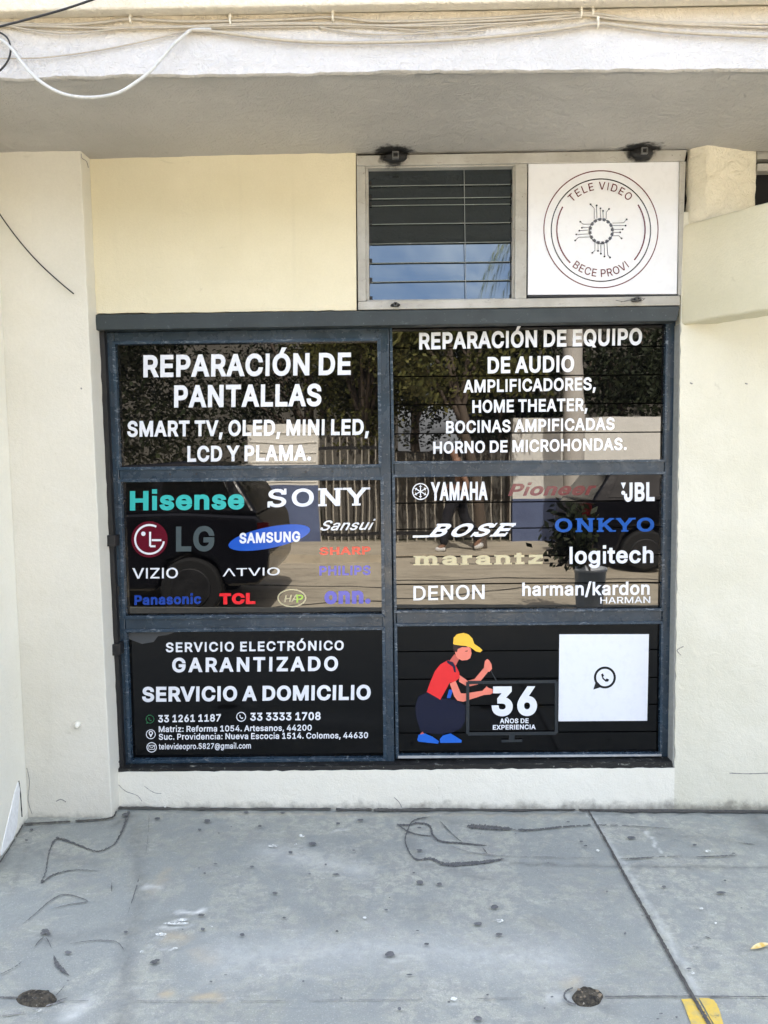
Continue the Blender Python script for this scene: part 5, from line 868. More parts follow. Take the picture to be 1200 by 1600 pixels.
for k, (a, b) in enumerate(zip(cuts, cuts[1:])):
    f = lambda y: (y - 262) / 206
    x0, x1 = 575.8 + 1.6 * f(a), 801.4 - 1.4 * f(a)
    tl = U(x0, a + .5, .045); tr = U(x1, a - 3.2 + .5, .045); h = (tl.z - U(x0, b, .045).z) * 1.05; tt = tilt + radians(rs.uniform(-.35, .35))
    dn = Vector((0, -sin(tt), -cos(tt))) * h; nn = Vector((0, cos(tt), -sin(tt))) * .005; dip = Vector((0, 0, rs.uniform(-.002, .002)))
    q = MB(); q.prism([tl + dn, tr + dn + dip, tr + dip, tl], nn)
    q.build('glass_slat', M_louvre, lw, bevel=.0008)
    for e, s in ((tl, 1), (tr, -1)):
        q = MB(); c = e + dn * .93 + Vector((s * .006, -.004, 0)); q.box(c + Vector((-.006, -.003, -.004)), c + Vector((.006, .004, .012)))
        q.build('slat_clip', M_black, lw)
    q = MB(); c = tl.lerp(tr, .5) + dn * .97; ll = tl.lerp(tr, .02) + dn * 1.0 + Vector((0, -.001, 0)); rr = tl.lerp(tr, .98) + dn * 1.0 + Vector((0, -.001, 0)) + dip
    q.tube([ll, ll.lerp(rr, .3) + Vector((0, 0, .0008)), ll.lerp(rr, .7), rr], .0016, 6); q.build('glass_edge', steel('chipped_glass_edge', (.15, .17, .16, 1), (.55, .57, .55, 1), .4, (.60, .72)) if k == 0 else bpy.data.materials['chipped_glass_edge'], lw)
q = MB(); q.tube([U(725, 262, .02), U(728, 467, .012)], .0013, 8); q.build('rod', steel('dull_rod', (.16, .17, .17, 1), (.1, .1, .1, 1), .5), lw)

sgn = thing('sign', 'square white sign plate with a dark red circle emblem beside the louvred window', 'sign', U(942, 460, .0))
SY = .006
q = MB(); pxprism(q, [(824.8, 460.5), (1057.5, 459.4), (1061, 252.4), (825.8, 255)], SY, SY + .01); q.build('plate', M_plate, sgn)
q = MB(); 
for pts in ([(824, 464.6), (1059.6, 462.6), (1058.6, 460.2), (826, 461.4)],): pxprism(q, pts, SY - .004, .06)
q.build('lower_bead', M_black, sgn)
EY = SY - .001; q = MB()
quads(q, ring(939, 358.2, 89.2, 1.7, 90, ry=91.4), 1, 0, EY); quads(q, ring(939, 359.6, 77.6, 1.7, 90, ry=80), 0, .0002, EY)
quads(q, ring(939, 359, 69, 2.2, 60, 150, 226, ry=72), 1, .0004, EY); quads(q, ring(939, 359, 69, 2.2, 60, -41, 33, ry=72), 1, .0004, EY)
tag(q.build('emblem_ring', [V['ink'], V['wine']], sgn), 'dark red double ring with two side arcs')
def arc_text(s, r, amid, cap, cw, col, out=True):
    lay = layout(s, .006, False, .05); mn = min(x for x, *_ in lay); mx = lay[-1][0] + .45; k = cap / HC; q = MB()
    for x, ov, of in lay:
        for f in of: pass
        cx = (min(ov[i].x for f in of for i in f) + max(ov[i].x for f in of for i in f)) / 2
        th = ((x + cx) - (mn + mx) / 2) * k * cw / r; a = (amid - th) if out else (amid + th); vs = []
        for p in ov:
            dx = (p.x - cx) * k * cw; ry_ = p.y * k
            rr = r + ry_ if out else r - ry_; tx, ty = (sin(a), cos(a)) if out else (-sin(a), -cos(a))
            vs.append(U(939 + rr * cos(a) + dx * tx, 359 - (rr * sin(a)) * 1.03 + dx * ty * (1 if out else 1), EY - .0005))
        q.add(vs, of)
    return q.build('lettering', V[col], sgn)
arc_text('TELE VIDEO', 61, radians(92), 11.5, .98, 'wine'); arc_text('BECE PROVI', 71.5, radians(-88), 11.5, .95, 'wine', False)
q = MB()
for k in range(16):
    quads(q, ring(939.3, 361.2, 17.6, 4.6, 80, k * 22.5, k * 22.5 + 15, ry=18.4), 0, 0, EY)
quads(q, ring(939.3, 361.2, 18.2, 1.6, 48, ry=19), 0, .0002, EY)
Zs = lambda pts: [(800 + x / 4, 220 + y / 4) for x, y in pts]
for k, pts in enumerate([[(491, 397), (514, 422), (514, 488)], [(529, 404), (531, 486)], [(553, 422), (553, 484)], [(569, 438), (570, 484)], [(606, 426), (589, 448), (589, 488)],
                         [(717, 491), (698, 512), (628, 514)], [(710, 530), (632, 530)], [(692, 553), (634, 553)], [(676, 572), (632, 573)], [(685, 610), (668, 593), (628, 594)],
                         [(427, 506), (444, 521), (490, 521)], [(437, 543), (484, 541)], [(421, 561), (482, 558)], [(403, 585), (484, 582)], [(395, 623), (416, 603), (488, 601)],
                         [(502, 700), (519, 684), (519, 634)], [(538, 688), (538, 640)], [(556, 705), (555, 642)], [(578, 723), (577, 640)], [(613, 729), (598, 712), (594, 634)]]):
    quads(q, line(Zs(pts), .9), 0, .0003 + .00001 * k, EY); poly(q, disc(*Zs(pts[:1])[0], 1.5, 12), 0, .0006 + .00001 * k, EY)
q.build('chip_drawing', V['ink'], sgn)

# burnt stubs of square tube that stick out round the frame
M_char = flat('charred_metal', (.012, .012, .012, 1), .7)
M_ash = flat('chalky_metal', (.13, .13, .125, 1), .7)
def stub(x, y, s, label, lump):
    t = thing('bracket_stub', label, 'bracket', U(x, y, -.01), 'burnt bracket stubs round the small window and sign')
    c = U(x, y, -.02); q = MB(); w_ = s
    for (dx0, dz0, dx1, dz1) in ((-w_, -w_, w_, -w_ * .68), (-w_, w_ * .68, w_, w_), (-w_, -w_ * .66, -w_ * .68, w_ * .66), (w_ * .68, -w_ * .66, w_, w_ * .66)):
        q.box(c + Vector((dx0, -.022, dz0)), c + Vector((dx1, .03, dz1)))
    q.build('tube_end', M_ash, t)
    q = MB(); n = 9; rings_ = []
    for i in range(n + 1):
        th = pi * i / n; rings_.append([c + Vector((lump[0] * sin(th) * cos(2 * pi * k / 18) * (1 + .4 * nz(i * .8, k * .7, x)), .012 + lump[1] * sin(th) * sin(2 * pi * k / 18) * (1 + .3 * nz(k, i, y)), lump[2] * cos(th) * (1 + .3 * nz(i, k, 5)) - .0)) for k in range(18)])
    q.add([p for r in rings_ for p in r], [[i * 18 + k, i * 18 + (k + 1) % 18, (i + 1) * 18 + (k + 1) % 18, (i + 1) * 18 + k] for i in range(n) for k in range(18)])
    q.build('weld_lump', M_char, t); return t
stub(618, 244.5, .013, 'charred square tube stub above the louvred window under the soffit', (.048, .024, .019)); stub(1005, 238, .012, 'charred square tube stub above the white sign plate', (.042, .024, .024))
stub(618, 476, .007, 'small burnt metal stub under the louvred window on the lintel', (.020, .014, .008)); stub(995, 468, .006, 'small burnt metal stub with wire ends under the white sign plate', (.024, .014, .009))
wr = thing('wire_scrap', 'thin twisted wire ends lying at the foot of the white sign plate', 'wire', U(980, 469, -.02)); q = MB()
for pts in ([(962, 469), (975, 471), (986, 468), (996, 464), (1006, 467)], [(970, 472), (984, 469), (1000, 471), (1008, 466)]): q.tube(bez([U(x, y, -.032) for x, y in pts], 6), .0014, 6)
q.build('strand', M_ash, wr)

# ------------------------------------------------------------------ cables on the edge of the overhang
M_cab = flat('ivory_cable', (.42, .375, .30, 1), .45); M_cabw = flat('white_cable', (.50, .50, .48, 1), .4); M_cabb = flat('black_cable', (.012, .012, .013, 1), .45)
def cable(pts, r, mat, label, dy=0, group='cables clipped along the edge of the overhang', ys=None):
    P = []
    for i, (x, y) in enumerate(pts):
        p = U(x, y, yf(0) - .022); Y = yf(p.x) - .010 - r - .004 - dy - (ys[i] if ys else 0); P.append(U(x, y, Y))
    q = MB(); q.tube(bez(P, 10), r, 8); o = q.build('cable', mat, None, True); tag(o, label, 'cable', group); return o
c1 = cable([(-60, 35), (0, 36), (100, 39), (160, 35), (204, 30), (280, 33.5), (360, 33), (440, 31), (520, 27), (600, 34), (760, 29), (908, 20), (1000, 33), (1100, 37), (1200, 37.5), (1280, 35)], .0042, M_cab, 'topmost ivory cable, held by all three upper clips on the fascia')
c2 = cable([(-60, 37), (0, 39), (160, 44), (280, 42), (360, 38), (470, 36), (600, 40), (700, 36), (800, 31), (908, 24), (960, 30), (1060, 38), (1200, 43), (1280, 45)], .0038, M_cab, 'ivory cable running just under the topmost cable')
c3 = cable([(296, 47), (340, 50), (400, 58), (460, 64), (520, 66.5), (600, 66), (700, 62.5), (800, 54.5), (880, 45), (934, 37), (990, 43), (1040, 49), (1120, 54), (1200, 57), (1280, 58)], .0052, M_cab, 'thick ivory cable sagging lowest along the fascia', .002)
c4 = cable([(-60, 44), (0, 40), (50, 47), (100, 52), (150, 49), (200, 44), (300, 42.5), (420, 38.5), (520, 38), (640, 41), (800, 36), (908, 27)], .003, M_cab, 'thin ivory cable dipping at the left end of the fascia', .003)
c5 = cable([(-60, 93), (0, 91.5), (60, 90.5), (120, 84), (180, 74), (240, 61), (290, 49), (340, 44), (430, 42.5), (560, 42), (700, 50), (760, 47)], .0022, M_cab, 'thinnest pale cable climbing across the white fascia from the left', .001)
c7 = cable([(500, 43), (560, 52), (620, 54), (690, 50), (760, 41), (850, 31), (926, 18)], .0026, M_cab, 'slack thin cable between the fourth clip and the middle of the fascia', .001)
c6 = cable([(330, 46), (300, 47), (288, 55), (270, 71), (252, 92), (235, 111), (215, 127), (185, 145), (150, 152), (115, 150.5), (85, 141), (55, 121), (32, 95), (16, 74), (-8, 58), (-60, 50)], .0052, M_cabw, 'white cable hanging in a deep loop below the overhang edge', .0, ys=[0, .002, .006, .012, .02, .03, .04, .05, .055, .055, .05, .04, .03, .02, .01, .0])
c8 = cable([(-80, 60), (-30, 50), (0, 41.5), (50, 28.5), (100, 14.5), (146, -1), (230, -30)], .0034, M_cabb, 'black cable slanting up from the left corner across the ledge', .07, 'black wires at the left edge')
c9 = cable([(-40, 38), (-10, 48), (4, 53), (13, 62), (16.5, 76), (14, 91), (6, 104), (-6, 114), (-30, 126)], .0030, M_cabb, 'black wire curling in a small loop at the left end of the fascia', .02, 'black wires at the left edge')
P = [U(x, y, -.12 + k) for x, y, k in ((-70, 210, -.04), (-30, 285, -.02), (0, 335, 0), (30, 376, .01), (60, 410, .012), (90, 438, .014), (115, 459, .012))]
q = MB(); q.tube(bez(P, 10), .0026, 8); tag(q.build('cable', M_cabb, None, True), 'loose black wire end hanging in an arc before the left pillar', 'cable', 'black wires at the left edge')
M_clip = flat('ivory_clip', (.66, .62, .52, 1), .5)
for par_, spots in ((c1, [(204, 30), (360, 33), (520, 27), (908, 20.5)]), (c7, [(926, 18)]), (c3, [(934, 37)])):
    for x, y in spots:
        c = U(x, y, yf(U(x, y, -.68).x) - .018); q = MB()
        q.tube([c + Vector((0, .006, -.010)), c + Vector((0, -.004, -.009)), c + Vector((0, -.008, 0)), c + Vector((0, -.004, .009)), c + Vector((0, .006, .011))], .0035, 8); q.box(c + Vector((-.004, -.006, .006)), c + Vector((.004, .008, .020)))
        q.build('cable_clip', M_clip, par_, bevel=.001)

# ------------------------------------------------------------------ wall at the left that runs towards the street
WA = Vector((-1.5665, -.088, 0)); WB = Vector((-1.492, -.64, 0)); wd_ = (WB - WA).normalized(); wn2 = Vector((-wd_.y, wd_.x, 0))
if wn2.x < 0: wn2 = -wn2
q = MB(); q.prism([WA + Vector((0, 0, -.1)), WB + Vector((0, 0, -.1)), WB - wn2 * .16 + Vector((0, 0, -.1)), WA - wn2 * .16 + Vector((0, 0, -.1))], (0, 0, 2.80))
sw = tag(q.build('side_wall', M_white, None, bevel=.006), 'pale plastered side wall running towards the street, chipped white at its foot', 'wall')
def onw(pts, lift): return [UP(x, y, WA + wn2 * lift, wn2) for x, y in pts]
q = MB(); ov = onw([(29, 1222), (31.5, 1234), (29, 1262), (27, 1290), (18, 1322), (9, 1343), (3, 1345), (2.5, 1330), (9, 1300), (18, 1262), (24, 1236)], .003); q.prism(ov, -wn2 * .006)
q.build('bare_plaster', flat('bare_white_plaster', (.80, .80, .79, 1), .8), sw)
q = MB(); q.tube(bez(onw([(29.5, 1220), (32, 1240), (33.5, 1262), (34.5, 1276)], .002), 6), [.002 + .0015 * abs(nz(i * .8, 3)) for i in range(19)], 5); q.build('crack', M_gap, sw)

# ------------------------------------------------------------------ small things on the pavement
def soil():
    t = NT('dirt_fill'); c = t.mix(t.noise(60, 6, .7, lo=.3, hi=.7), (.012, .011, .009, 1), (.10, .085, .06, 1)); c = t.mix(t.noise(110, 3, lo=.62, hi=.7), c, (.30, .27, .22, 1)); return t.out(c, .95, t.bump(t.noise(120, 5, .7), .9, .01))
M_dirt = soil()
def hole(x, y, rx, ry, label, seed):
    t = thing('post_hole', label, 'post hole', UG(x, y), 'post holes filled with dirt in the pavement'); q = MB(); c = UG(x, y); nr_, na = 9, 36; vs = []
    ex = (UG(x + rx, y) - c); ey = (UG(x, y - ry) - c)
    for i in range(nr_ + 1):
        for k in range(na):
            a = 2 * pi * k / na; f = i / nr_; wob = 1 + .12 * nz(cos(a) * 1.6, sin(a) * 1.6, seed)
            p = c + (ex * cos(a) + ey * sin(a)) * f * wob; p.z = zpav(p.x, p.y) + .0105 * (1 - f ** 3) * (.4 + 1.2 * abs(nz(p.x * 45, p.y * 45, seed))) + .0072 * min(1, (1 - f) * 6); vs.append(p)
    q.add(vs, [[i * na + k, i * na + (k + 1) % na, (i + 1) * na + (k + 1) % na, (i + 1) * na + k] for i in range(nr_) for k in range(na)]); q.build('dirt', M_dirt, t, True)
    rs = random.Random(seed)
    for _ in range(9):
        q = MB(); a, f = rs.uniform(0, 6.28), rs.uniform(.1, .85); p = c + (ex * cos(a) + ey * sin(a)) * f; p.z = zpav(p.x, p.y) + .010; r = rs.uniform(.003, .0065)
        q.lathe([(0, -r), (r * .9, -r * .4), (r * 1.2, r * .1), (r * .6, r * .5), (0, r * .6)], p, 7); q.build('pebble', M_peb if seed == 2 else M_gum2, t)
    return t
M_peb = flat('brown_pebble', (.20, .16, .11, 1), .9); M_gum2 = flat('dark_pebble', (.05, .048, .042, 1), .9)
hole(58, 1562, 32, 12.5, 'dark post hole filled with black dirt at the left of the pavement', 1); hole(918, 1559, 24, 14, 'brown post hole filled with gravel beside the expansion joint', 2)
trace('hairline_crack', [(895, 1547), (884, 1553), (882, 1562), (890, 1570), (900, 1573)], (2, 3, 3, 2), M_tar, seed=71)
def leafm():
    t = NT('dry_leaf'); return t.out(t.mix(t.noise(40, 4, lo=.35, hi=.65), (.55, .36, .07, 1), (.66, .55, .30, 1)), .6)
lf = MB(); c = UG(1185, 1486 + 0); c = UG(1186, 1484)
n = 10; vs = []
La, Lb = UG(1173, 1487), UG(1206, 1479)
d_ = Lb - La; pr_ = Vector((-d_.y, d_.x, 0)).normalized()
for i in range(n + 1):
    f = i / n; wv = .006 * sin(pi * f ** .8) + .0008; p = La + d_ * f
    for s_, hh in ((-1, .003 + .004 * f), (0, .002 + .002 * sin(3 * f)), (1, .003 + .008 * sin(pi * f))): v_ = p + pr_ * wv * s_; v_.z = gz(v_.x) + hh + .006; vs.append(v_)
lf.add(vs, [[i * 3 + j, i * 3 + j + 1, (i + 1) * 3 + j + 1, (i + 1) * 3 + j] for i in range(n) for j in range(2)])
tag(lf.build('leaf', leafm(), None, True), 'dry curled yellow leaf lying on the pavement at the right edge', 'leaf')

# ------------------------------------------------------------------ the street opposite, which the panes mirror
M_wwall = paint('street_white_paint', (.82, .80, .74, 1), (.86, .84, .78, 1), .2, .2); M_bwall = paint('street_blue_paint', (.10, .13, .24, 1), (.13, .17, .30, 1), .2, .2)
M_gwall = paint('street_grey_paint', (.09, .082, .07, 1), (.13, .12, .10, 1), .2, .2); M_iron = flat('dark_iron', (.020, .020, .022, 1), .5)
GO = SUNKEN + .12
def swall(x0, x1, ztop, zsplit, y, label, shut=False):
    t = thing('street_wall', label, 'wall', ((x0 + x1) / 2, y, 0)); q = MB(); q.box((x0, y - .2, zsplit), (x1, y, ztop)); q.build('upper_part', M_wwall, t)
    q = MB(); q.box((x0, y - .2, -.2), (x1, y + .004, zsplit - .002)); q.build('painted_base', M_bwall, t)
    if shut:
        q = MB(); z = zsplit + .05
        while z < ztop - .05: q.box((x0 + .03, y + .001, z), (x1 - .03, y + .016, z + .012)); z += .17
        q.build('shutter_ribs', M_wwall, t)
    return t
SWY = -9.75
swall(MIR(389, 800, SWY).x, MIR(499, 800, SWY).x, MIR(440, 662, SWY).z, MIR(440, 759, SWY).z, SWY, 'low white street wall with ribs over a blue base, mirrored in the door', True)
swall(MIR(800, 800, SWY).x, MIR(1190, 800, SWY).x, MIR(900, 664, SWY).z, MIR(850, 768, SWY).z, SWY, 'long white street wall over a blue base, mirrored behind the palm')
def fence(x0, x1, y, h, label, step=.12):
    t = thing('iron_fence', label, 'fence', ((x0 + x1) / 2, y, 0)); q = MB(); x = x0
    while x < x1: q.box((x - .011, y - .011, 0), (x + .011, y + .011, h)); x += step
    q.build('bars', flat('pale_iron', (.42, .39, .33, 1), .6), t)
    
    for zz in (.12, h - .2): q = MB(); q.box((x0, y - .02, zz), (x1, y + .02, zz + .05)); q.build('rail', M_iron, t)
    q = MB(); q.box((x0, y - .55, 0), (x1, y - .5, h * 1.02)); q.build('backing_sheet', M_gwall, t)
fence(MIR(500, 800, SWY).x, MIR(604, 800, SWY).x, SWY, 1.78, 'dark iron bar fence mirrored at the right of the door'); fence(MIR(606, 800, SWY).x, MIR(798, 800, SWY).x, SWY, 1.62, 'pale iron bar fence mirrored at the left of the window', .16)
# houses behind, raised and darkened to cut low-angle light on the shop walls
hs = thing('street_house', 'grey house behind the trees and the palm across the street', 'building', (3, -17, 0))
q = MB(); q.box((2.2, -22, 0), (16, -16, 6.0)); q.build('wall', M_gwall, hs); q = MB(); q.box((2.0, -22.2, 6.0), (16.2, -15.7, 6.18)); q.build('roof', M_wwall, hs)
q = MB(); q.box((3.0, -16.02, 1.6), (4.4, -15.98, 2.7)); q.build('window', M_glass, hs)
hs2 = thing('street_house', 'long dim house far behind the iron fences across the street', 'building', (-4, -20, 0))
q = MB(); q.box((-18, -24, 0), (.1, -19, 6.4)); q.build('wall', M_gwall, hs2); q = MB(); q.box((-18.2, -24.2, 6.4), (.3, -18.8, 6.55)); q.build('roof', M_gwall, hs2)

def leafmat(name, a, b):
    t = NT(name); c = t.mix(t.noise(3, 4, lo=.3, hi=.7), a, b); c = t.mix(t.noise(30, 2, lo=.4, hi=.7), c, tuple(x * .6 for x in a[:3]) + (1,)); return t.out(c, .55)
M_leaf = leafmat('leaf_green', (.09, .105, .028, 1), (.21, .19, .055, 1)); M_leafd = leafmat('leaf_dark', (.022, .032, .012, 1), (.045, .055, .02, 1))
M_bark = flat('bark', (.13, .10, .075, 1), .9); M_palm = flat('palm_bark', (.60, .56, .50, 1), .9)
def tree(x, y, z0, z1, rad, tr, seed, mat, n, label, lean=.0):
    rs = random.Random(seed); t = thing('street_tree', label, 'tree', (x, y, 0), 'trees across the street')
    q = MB(); tip = Vector((x + lean, y, z0 + (z1 - z0) * .45)); q.tube(bez([(x, y, -.1), (x + lean * .2 + .04, y, z0 * .5), (x + lean * .6 - .03, y + .05, z0), tip], 6), [tr * (1 - .6 * i / 18) for i in range(19)], 10)
    cl = []
    for k in range(9):
        a = rs.uniform(0, 6.28); e = Vector((x + lean + rad * .7 * cos(a), y + rad * .7 * sin(a), z0 + (z1 - z0) * rs.uniform(.15, .9))); s_ = Vector((x + lean * .6, y + .05, z0 * rs.uniform(.8, 1.1)))
        q.tube(bez([s_, s_.lerp(e, .5) + Vector((0, 0, .2)), e], 4), [tr * .4 * (1 - .8 * i / 8) for i in range(9)], 6); cl.append(e)
    q.build('trunk', M_bark, t, True)
    q = MB()
    cl += [Vector((x + lean + rs.uniform(-1, 1) * rad, y + rs.uniform(-1, 1) * rad * .8, rs.uniform(z0, z1))) for _ in range(14)]
    for _ in range(int(n * 1.5)):
        c = rs.choice(cl); d = Vector((rs.gauss(0, 1), rs.gauss(0, 1), rs.gauss(0, .8))) * rad * .24; p = c + d; s_ = rs.uniform(.035, .075)
        u = Vector((rs.uniform(-1, 1), rs.uniform(-1, 1), rs.uniform(-1, 1))).normalized(); v_ = u.orthogonal().normalized()
        q.add([p - u * s_, p + v_ * s_ * .5, p + u * s_, p - v_ * s_ * .5], [[0, 1, 2, 3]])
    q.build('crown', mat, t); return t
tree(-.55, -10.4, 1.9, 5.2, 1.25, .13, 1, M_leaf, 7000, 'sunlit yellow green tree behind the iron fence across the street')
tree(1.35, -8.9, 2.3, 4.9, 1.0, .11, 2, M_leaf, 7000, 'slim trunked green tree at the far kerb across the street', -.5)
tree(-5.2, -8.2, 1.5, 5.2, 2.0, .2, 3, M_leafd, 17000, 'dense dark tree over the parked car')
tree(4.4, -12.2, 2.2, 5.4, 1.9, .17, 4, M_leafd, 9000, 'dark tree behind the long white street wall')
tree(-6.5, -12, 1.6, 6.5, 2.4, .2, 5, M_leafd, 8000, 'broad dark tree farther up the street')
tree(2.4, -13.6, 2.0, 5.2, 1.7, .2, 6, M_leafd, 8000, 'dark tree before the grey house')
tree(-1.9, -14.0, 1.8, 6.0, 1.9, .18, 7, M_leafd, 9000, 'dark tree behind the ribbed white wall across the street')
tree(.5, -14.6, 2.2, 5.0, 1.4, .16, 8, M_leafd, 6000, 'small dark tree behind the pale iron fence')
pt = thing('palm_tree', 'tall palm with a smooth grey trunk across the street', 'palm', (2.95, -8.8, 0)); px_ = MIR(895, 700, -8.8).x
q = MB(); q.tube(bez([(px_, -8.8, -.2), (px_ + .02, -8.8, 2), (px_ - .02, -8.8, 4.5), (px_ - .1, -8.8, 7.15)], 10), [.175 + .012 * (i % 2) - .002 * i for i in range(31)], 14); q.build('trunk', M_palm, pt, True)
q = MB(); rs = random.Random(9); top = Vector((px_ - .1, -8.8, 7.2))
for k in range(17):
    a = 6.283 * k / 17 + rs.uniform(-.1, .1); el = rs.uniform(-.5, 1.1); L_ = rs.uniform(1.1, 1.5); prev = top
    for i in range(1, 15):
        f = i / 14; p = top + Vector((cos(a) * cos(el) * L_ * f, sin(a) * cos(el) * L_ * f, sin(el) * L_ * f - 1.3 * f * f)); sd_ = Vector((-sin(a), cos(a), 0)); d = (p - prev)
        for s_ in (-1, 1):
            tipp = p + sd_ * s_ * .26 * (1 - .5 * f) + d * .8 + Vector((0, 0, -.22)); q.add([prev, prev + d * .35, tipp], [[0, 1, 2]])
        prev = p
q.build('crown', M_leaf, pt)
for k, (y, z0, z1) in enumerate(((-6.6, 6.5, 6.35), (-6.7, 6.9, 6.65), (-6.9, 7.2, 7.35), (-7.0, 8.0, 7.5))):
    q = MB(); q.tube([(x, y, z0 + (z1 - z0) * (x + 22) / 44 + .9 * (x / 22) ** 2) for x in fr(-22, 22, 16)], .016, 6)
    tag(q.build('overhead_cable', M_cabb), ['lowest overhead cable spanning the street', 'second lowest overhead cable spanning the street', 'third overhead cable from below over the street', 'topmost overhead cable spanning the street'][k], 'cable', 'overhead cables over the street')

# dark car parked at the left, mirrored low in the door
M_car = steel('black_car_paint', (.006, .006, .008, 1), (.010, .010, .012, 1), .12); M_tyre = flat('tyre_rubber', (.012, .012, .012, 1), .8); M_rim = steel('car_rim', (.014, .014, .015, 1), (.03, .03, .03, 1), .5); M_tail = vinyl('tail_light_red', (.05, .004, .004, 1), .2)
def parked_car(xe, yn, sg, label):                 # rear end at xe, near side at yn, nose towards sg
    z0 = SUNKEN + .02; cx = lambda f: xe + sg * f
    car = thing('parked_car', label, 'car', (cx(2), yn - .87, SUNKEN), 'dark cars parked in the street')
    prof = [(0.02, .45), (0, .62), (.04, .95), (.12, 1.02), (.95, 1.06), (2.6, 1.02), (3.7, .90), (4.0, .75), (4.05, .40), (3.75, .28), (3.6, .28), (3.5, .55), (3.25, .66), (3.0, .55), (2.9, .26), (1.15, .26), (1.05, .55), (.8, .66), (.55, .55), (.45, .30), (.1, .32)]
    q = MB(); q.prism([(cx(f), yn, z0 + z) for f, z in prof], (0, -1.74, 0)); q.build('body', M_car, car, bevel=.06, segs=3)
    cab = [(.10, 1.03), (.42, 1.50), (.9, 1.56), (1.7, 1.52), (2.55, 1.04)]; q = MB()
    a_ = [(cx(f), yn - .03 - (z - 1.03) * .35, z0 + z) for f, z in cab]; b_ = [(cx(f), yn - 1.71 + (z - 1.03) * .35, z0 + z) for f, z in cab]; n = len(cab)
    q.add(a_ + b_, [list(range(n)), list(range(2 * n - 1, n - 1, -1))] + [[(i + 1) % n, i, i + n, (i + 1) % n + n] for i in range(n)]); q.build('cabin', M_car, car, bevel=.04, segs=3)
    for pts in ([(.32, 1.10), (.50, 1.44), (1.05, 1.48), (1.10, 1.10)], [(1.2, 1.10), (1.16, 1.48), (1.66, 1.45), (2.25, 1.10)]):
        q = MB(); q.prism([(cx(f), yn - .018 - (z - 1.03) * .35, z0 + z) for f, z in pts], (0, -.03, 0)); q.build('window', M_glass, car)
    for f in (.80, 3.25):
        for y, e in ((yn, 1), (yn - 1.52, -1)):
            q = MB(); q.tube([(cx(f), y, z0 + .29), (cx(f), y - .22, z0 + .29)], .31, 28); wh = q.build('wheel', M_tyre, car, bevel=.03)
            q = MB(); q.tube([(cx(f), y + .012, z0 + .29), (cx(f), y - .232, z0 + .29)], .20, 24); q.build('rim', M_rim, wh, bevel=.01)
    q = MB(); q.box((cx(.10), yn - .13, z0 + .80), (cx(-.015), yn + .008, z0 + .95)); q.build('tail_light', M_tail, car); return car
parked_car(MIR(421, 900, -4.25).x, -4.25, -1, 'black hatchback parked at the near kerb, mirrored low in the door')
parked_car(MIR(905, 800, -6.6).x, -6.4, 1, 'black hatchback parked across the street, mirrored behind the blue lettering')

# white paint bucket used as a planter, mirrored low in the window
bx, by = MIR(922, 930, -3.95).x, -3.95; bk_ = thing('bucket_planter', 'white plastic paint bucket planted with a small dark shrub at the kerb', 'planter', (bx, by, gz(bx)))
q = MB(); q.lathe([(0, .004), (.12, .004), (.125, .02), (.145, .33), (.152, .335), (.152, .36), (.140, .36), (.134, .30), (0, .30)], (bx, by, gz(bx)), 28); q.build('bucket', vinyl('bucket_plastic', (.58, .62, .66, 1), .4), bk_, True)
q = MB(); rs = random.Random(4)
for k in range(14):
    a = rs.uniform(0, 6.28); e = Vector((bx - .14 + .16 * cos(a), by + .16 * sin(a), .4 + rs.uniform(.1, .5))); q.tube(bez([(bx, by, .30), (bx - .05 + .04 * cos(a), by + .04 * sin(a), .45), e], 4), .006, 5)
q.build('stems', M_bark, bk_)
q = MB()
for _ in range(1100):
    p = Vector((bx - .17 + rs.gauss(0, .09), by + rs.gauss(0, .09), .66 + rs.gauss(0, .15))); s_ = rs.uniform(.025, .06); u = Vector((rs.uniform(-1, 1), rs.uniform(-1, 1), rs.uniform(-1, 1))).normalized(); v_ = u.orthogonal().normalized()
    if p.z > .34: q.add([p - u * s_, p + v_ * s_ * .5, p + u * s_, p - v_ * s_ * .5], [[0, 1, 2, 3]])
q.build('leaves', M_leafd, bk_)

# passer-by on the far pavement
X, Y, Z = MIR(716, 850, -8.5).x, -8.5, gz(1.2)
pn = thing('person', 'person walking along the far pavement in dark clothes and white trainers', 'person', (X, Y, Z))
def skin_body(name, verts, edges, radii, mat, parent, sub=2):
    me = bpy.data.meshes.new(name); base = wloc(parent); bm = bmesh.new(); ly = bm.verts.layers.skin.verify(); vs = []
    for i, v in enumerate(verts):
        bv = bm.verts.new(Vector(v) + Vector((X, Y, Z)) - base); bv[ly].radius = (radii[i], radii[i]); bv[ly].use_root = i == 0; vs.append(bv)
    for i, j in edges: bm.edges.new((vs[i], vs[j]))
    bm.to_mesh(me); bm.free(); me.materials.append(mat); o = bpy.data.objects.new(name, me); C.objects.link(o); o.parent = parent
    m = o.modifiers.new('skin', 'SKIN'); m.use_smooth_shade = True; s = o.modifiers.new('sub', 'SUBSURF'); s.levels = s.render_levels = sub; return o
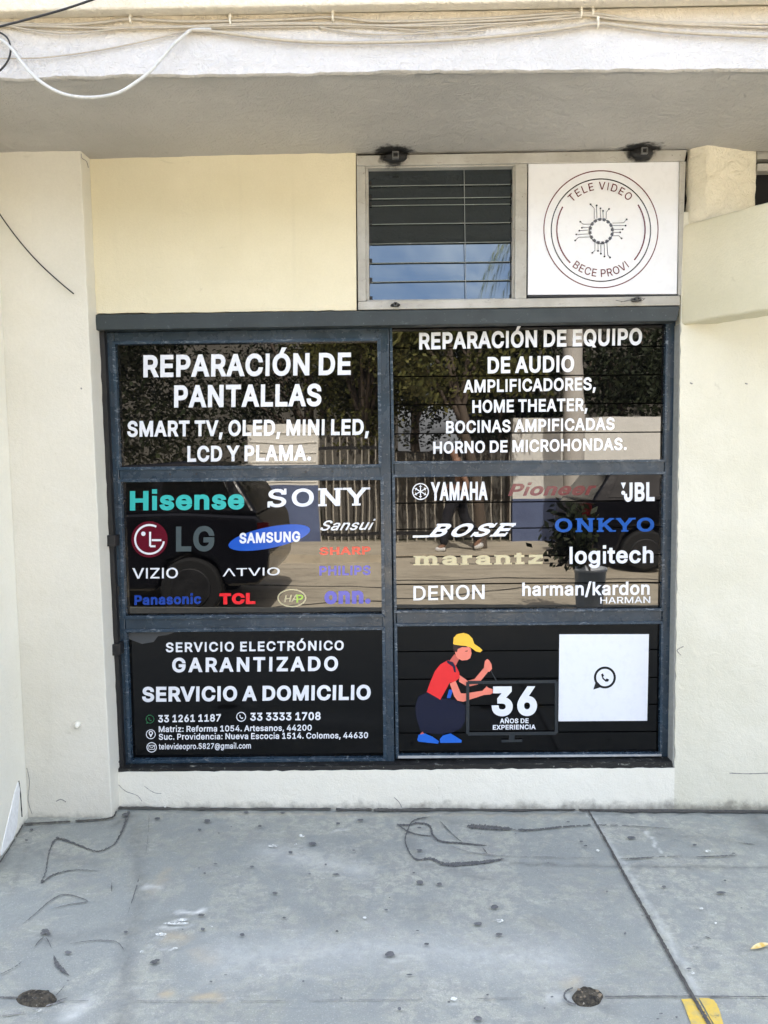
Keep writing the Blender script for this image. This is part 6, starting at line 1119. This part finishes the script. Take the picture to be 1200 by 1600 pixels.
# walking to the left: legs apart in stride, arms swinging
BV = [(0, 0, .95), (0, 0, 1.15), (0, 0, 1.38), (0, 0, 1.50), (-.02, 0, 1.60), (-.03, 0, 1.72),
      (-.02, .10, .92), (-.20, .10, .52), (-.24, .10, .10), (-.34, .10, .05), (.0, -.10, .92), (.10, -.10, .50), (.34, -.10, .16), (.26, -.10, .06),
      (0, .19, 1.40), (.12, .23, 1.14), (.02, .24, .92), (0, -.19, 1.40), (-.08, -.23, 1.14), (-.24, -.23, .98), (-.10, 0, 1.63)]
BE = [(0, 1), (1, 2), (2, 3), (3, 4), (4, 5), (0, 6), (6, 7), (7, 8), (8, 9), (0, 10), (10, 11), (11, 12), (12, 13), (2, 14), (14, 15), (15, 16), (2, 17), (17, 18), (18, 19), (4, 20)]
BR = [.13, .125, .14, .06, .085, .08, .09, .062, .045, .035, .09, .062, .045, .035, .06, .042, .032, .06, .042, .032, .03]
skin_body('body', BV, BE, BR, flat('skin_tone', (.32, .18, .12, 1), .6), pn)
M_cloth = flat('dark_cloth', (.020, .020, .026, 1), .9)
skin_body('trousers', [BV[0], BV[6], BV[7], BV[8], BV[10], BV[11], BV[12]], [(0, 1), (1, 2), (2, 3), (0, 4), (4, 5), (5, 6)], [.155, .11, .082, .066, .11, .082, .066], M_cloth, pn)
skin_body('shirt', [BV[1], BV[2], (0, 0, .98), BV[14], (.07, .215, 1.24), BV[17], (-.05, -.215, 1.24)], [(0, 1), (0, 2), (1, 3), (3, 4), (1, 5), (5, 6)], [.15, .165, .155, .08, .065, .08, .065], flat('grey_cloth', (.05, .05, .055, 1), .9), pn)
skin_body('hair', [(.02, 0, 1.70), (.0, 0, 1.76), (.06, 0, 1.66)], [(0, 1), (0, 2)], [.092, .075, .07], flat('dark_hair', (.012, .010, .009, 1), .7), pn)
for a, b in (((-.20, .10, .055), (-.38, .10, .045)), ((.40, -.10, .10), (.25, -.10, .045))): skin_body('shoe', [a, b], [(0, 1)], [.055, .042], flat('white_trainer', (.75, .75, .74, 1), .6), pn)
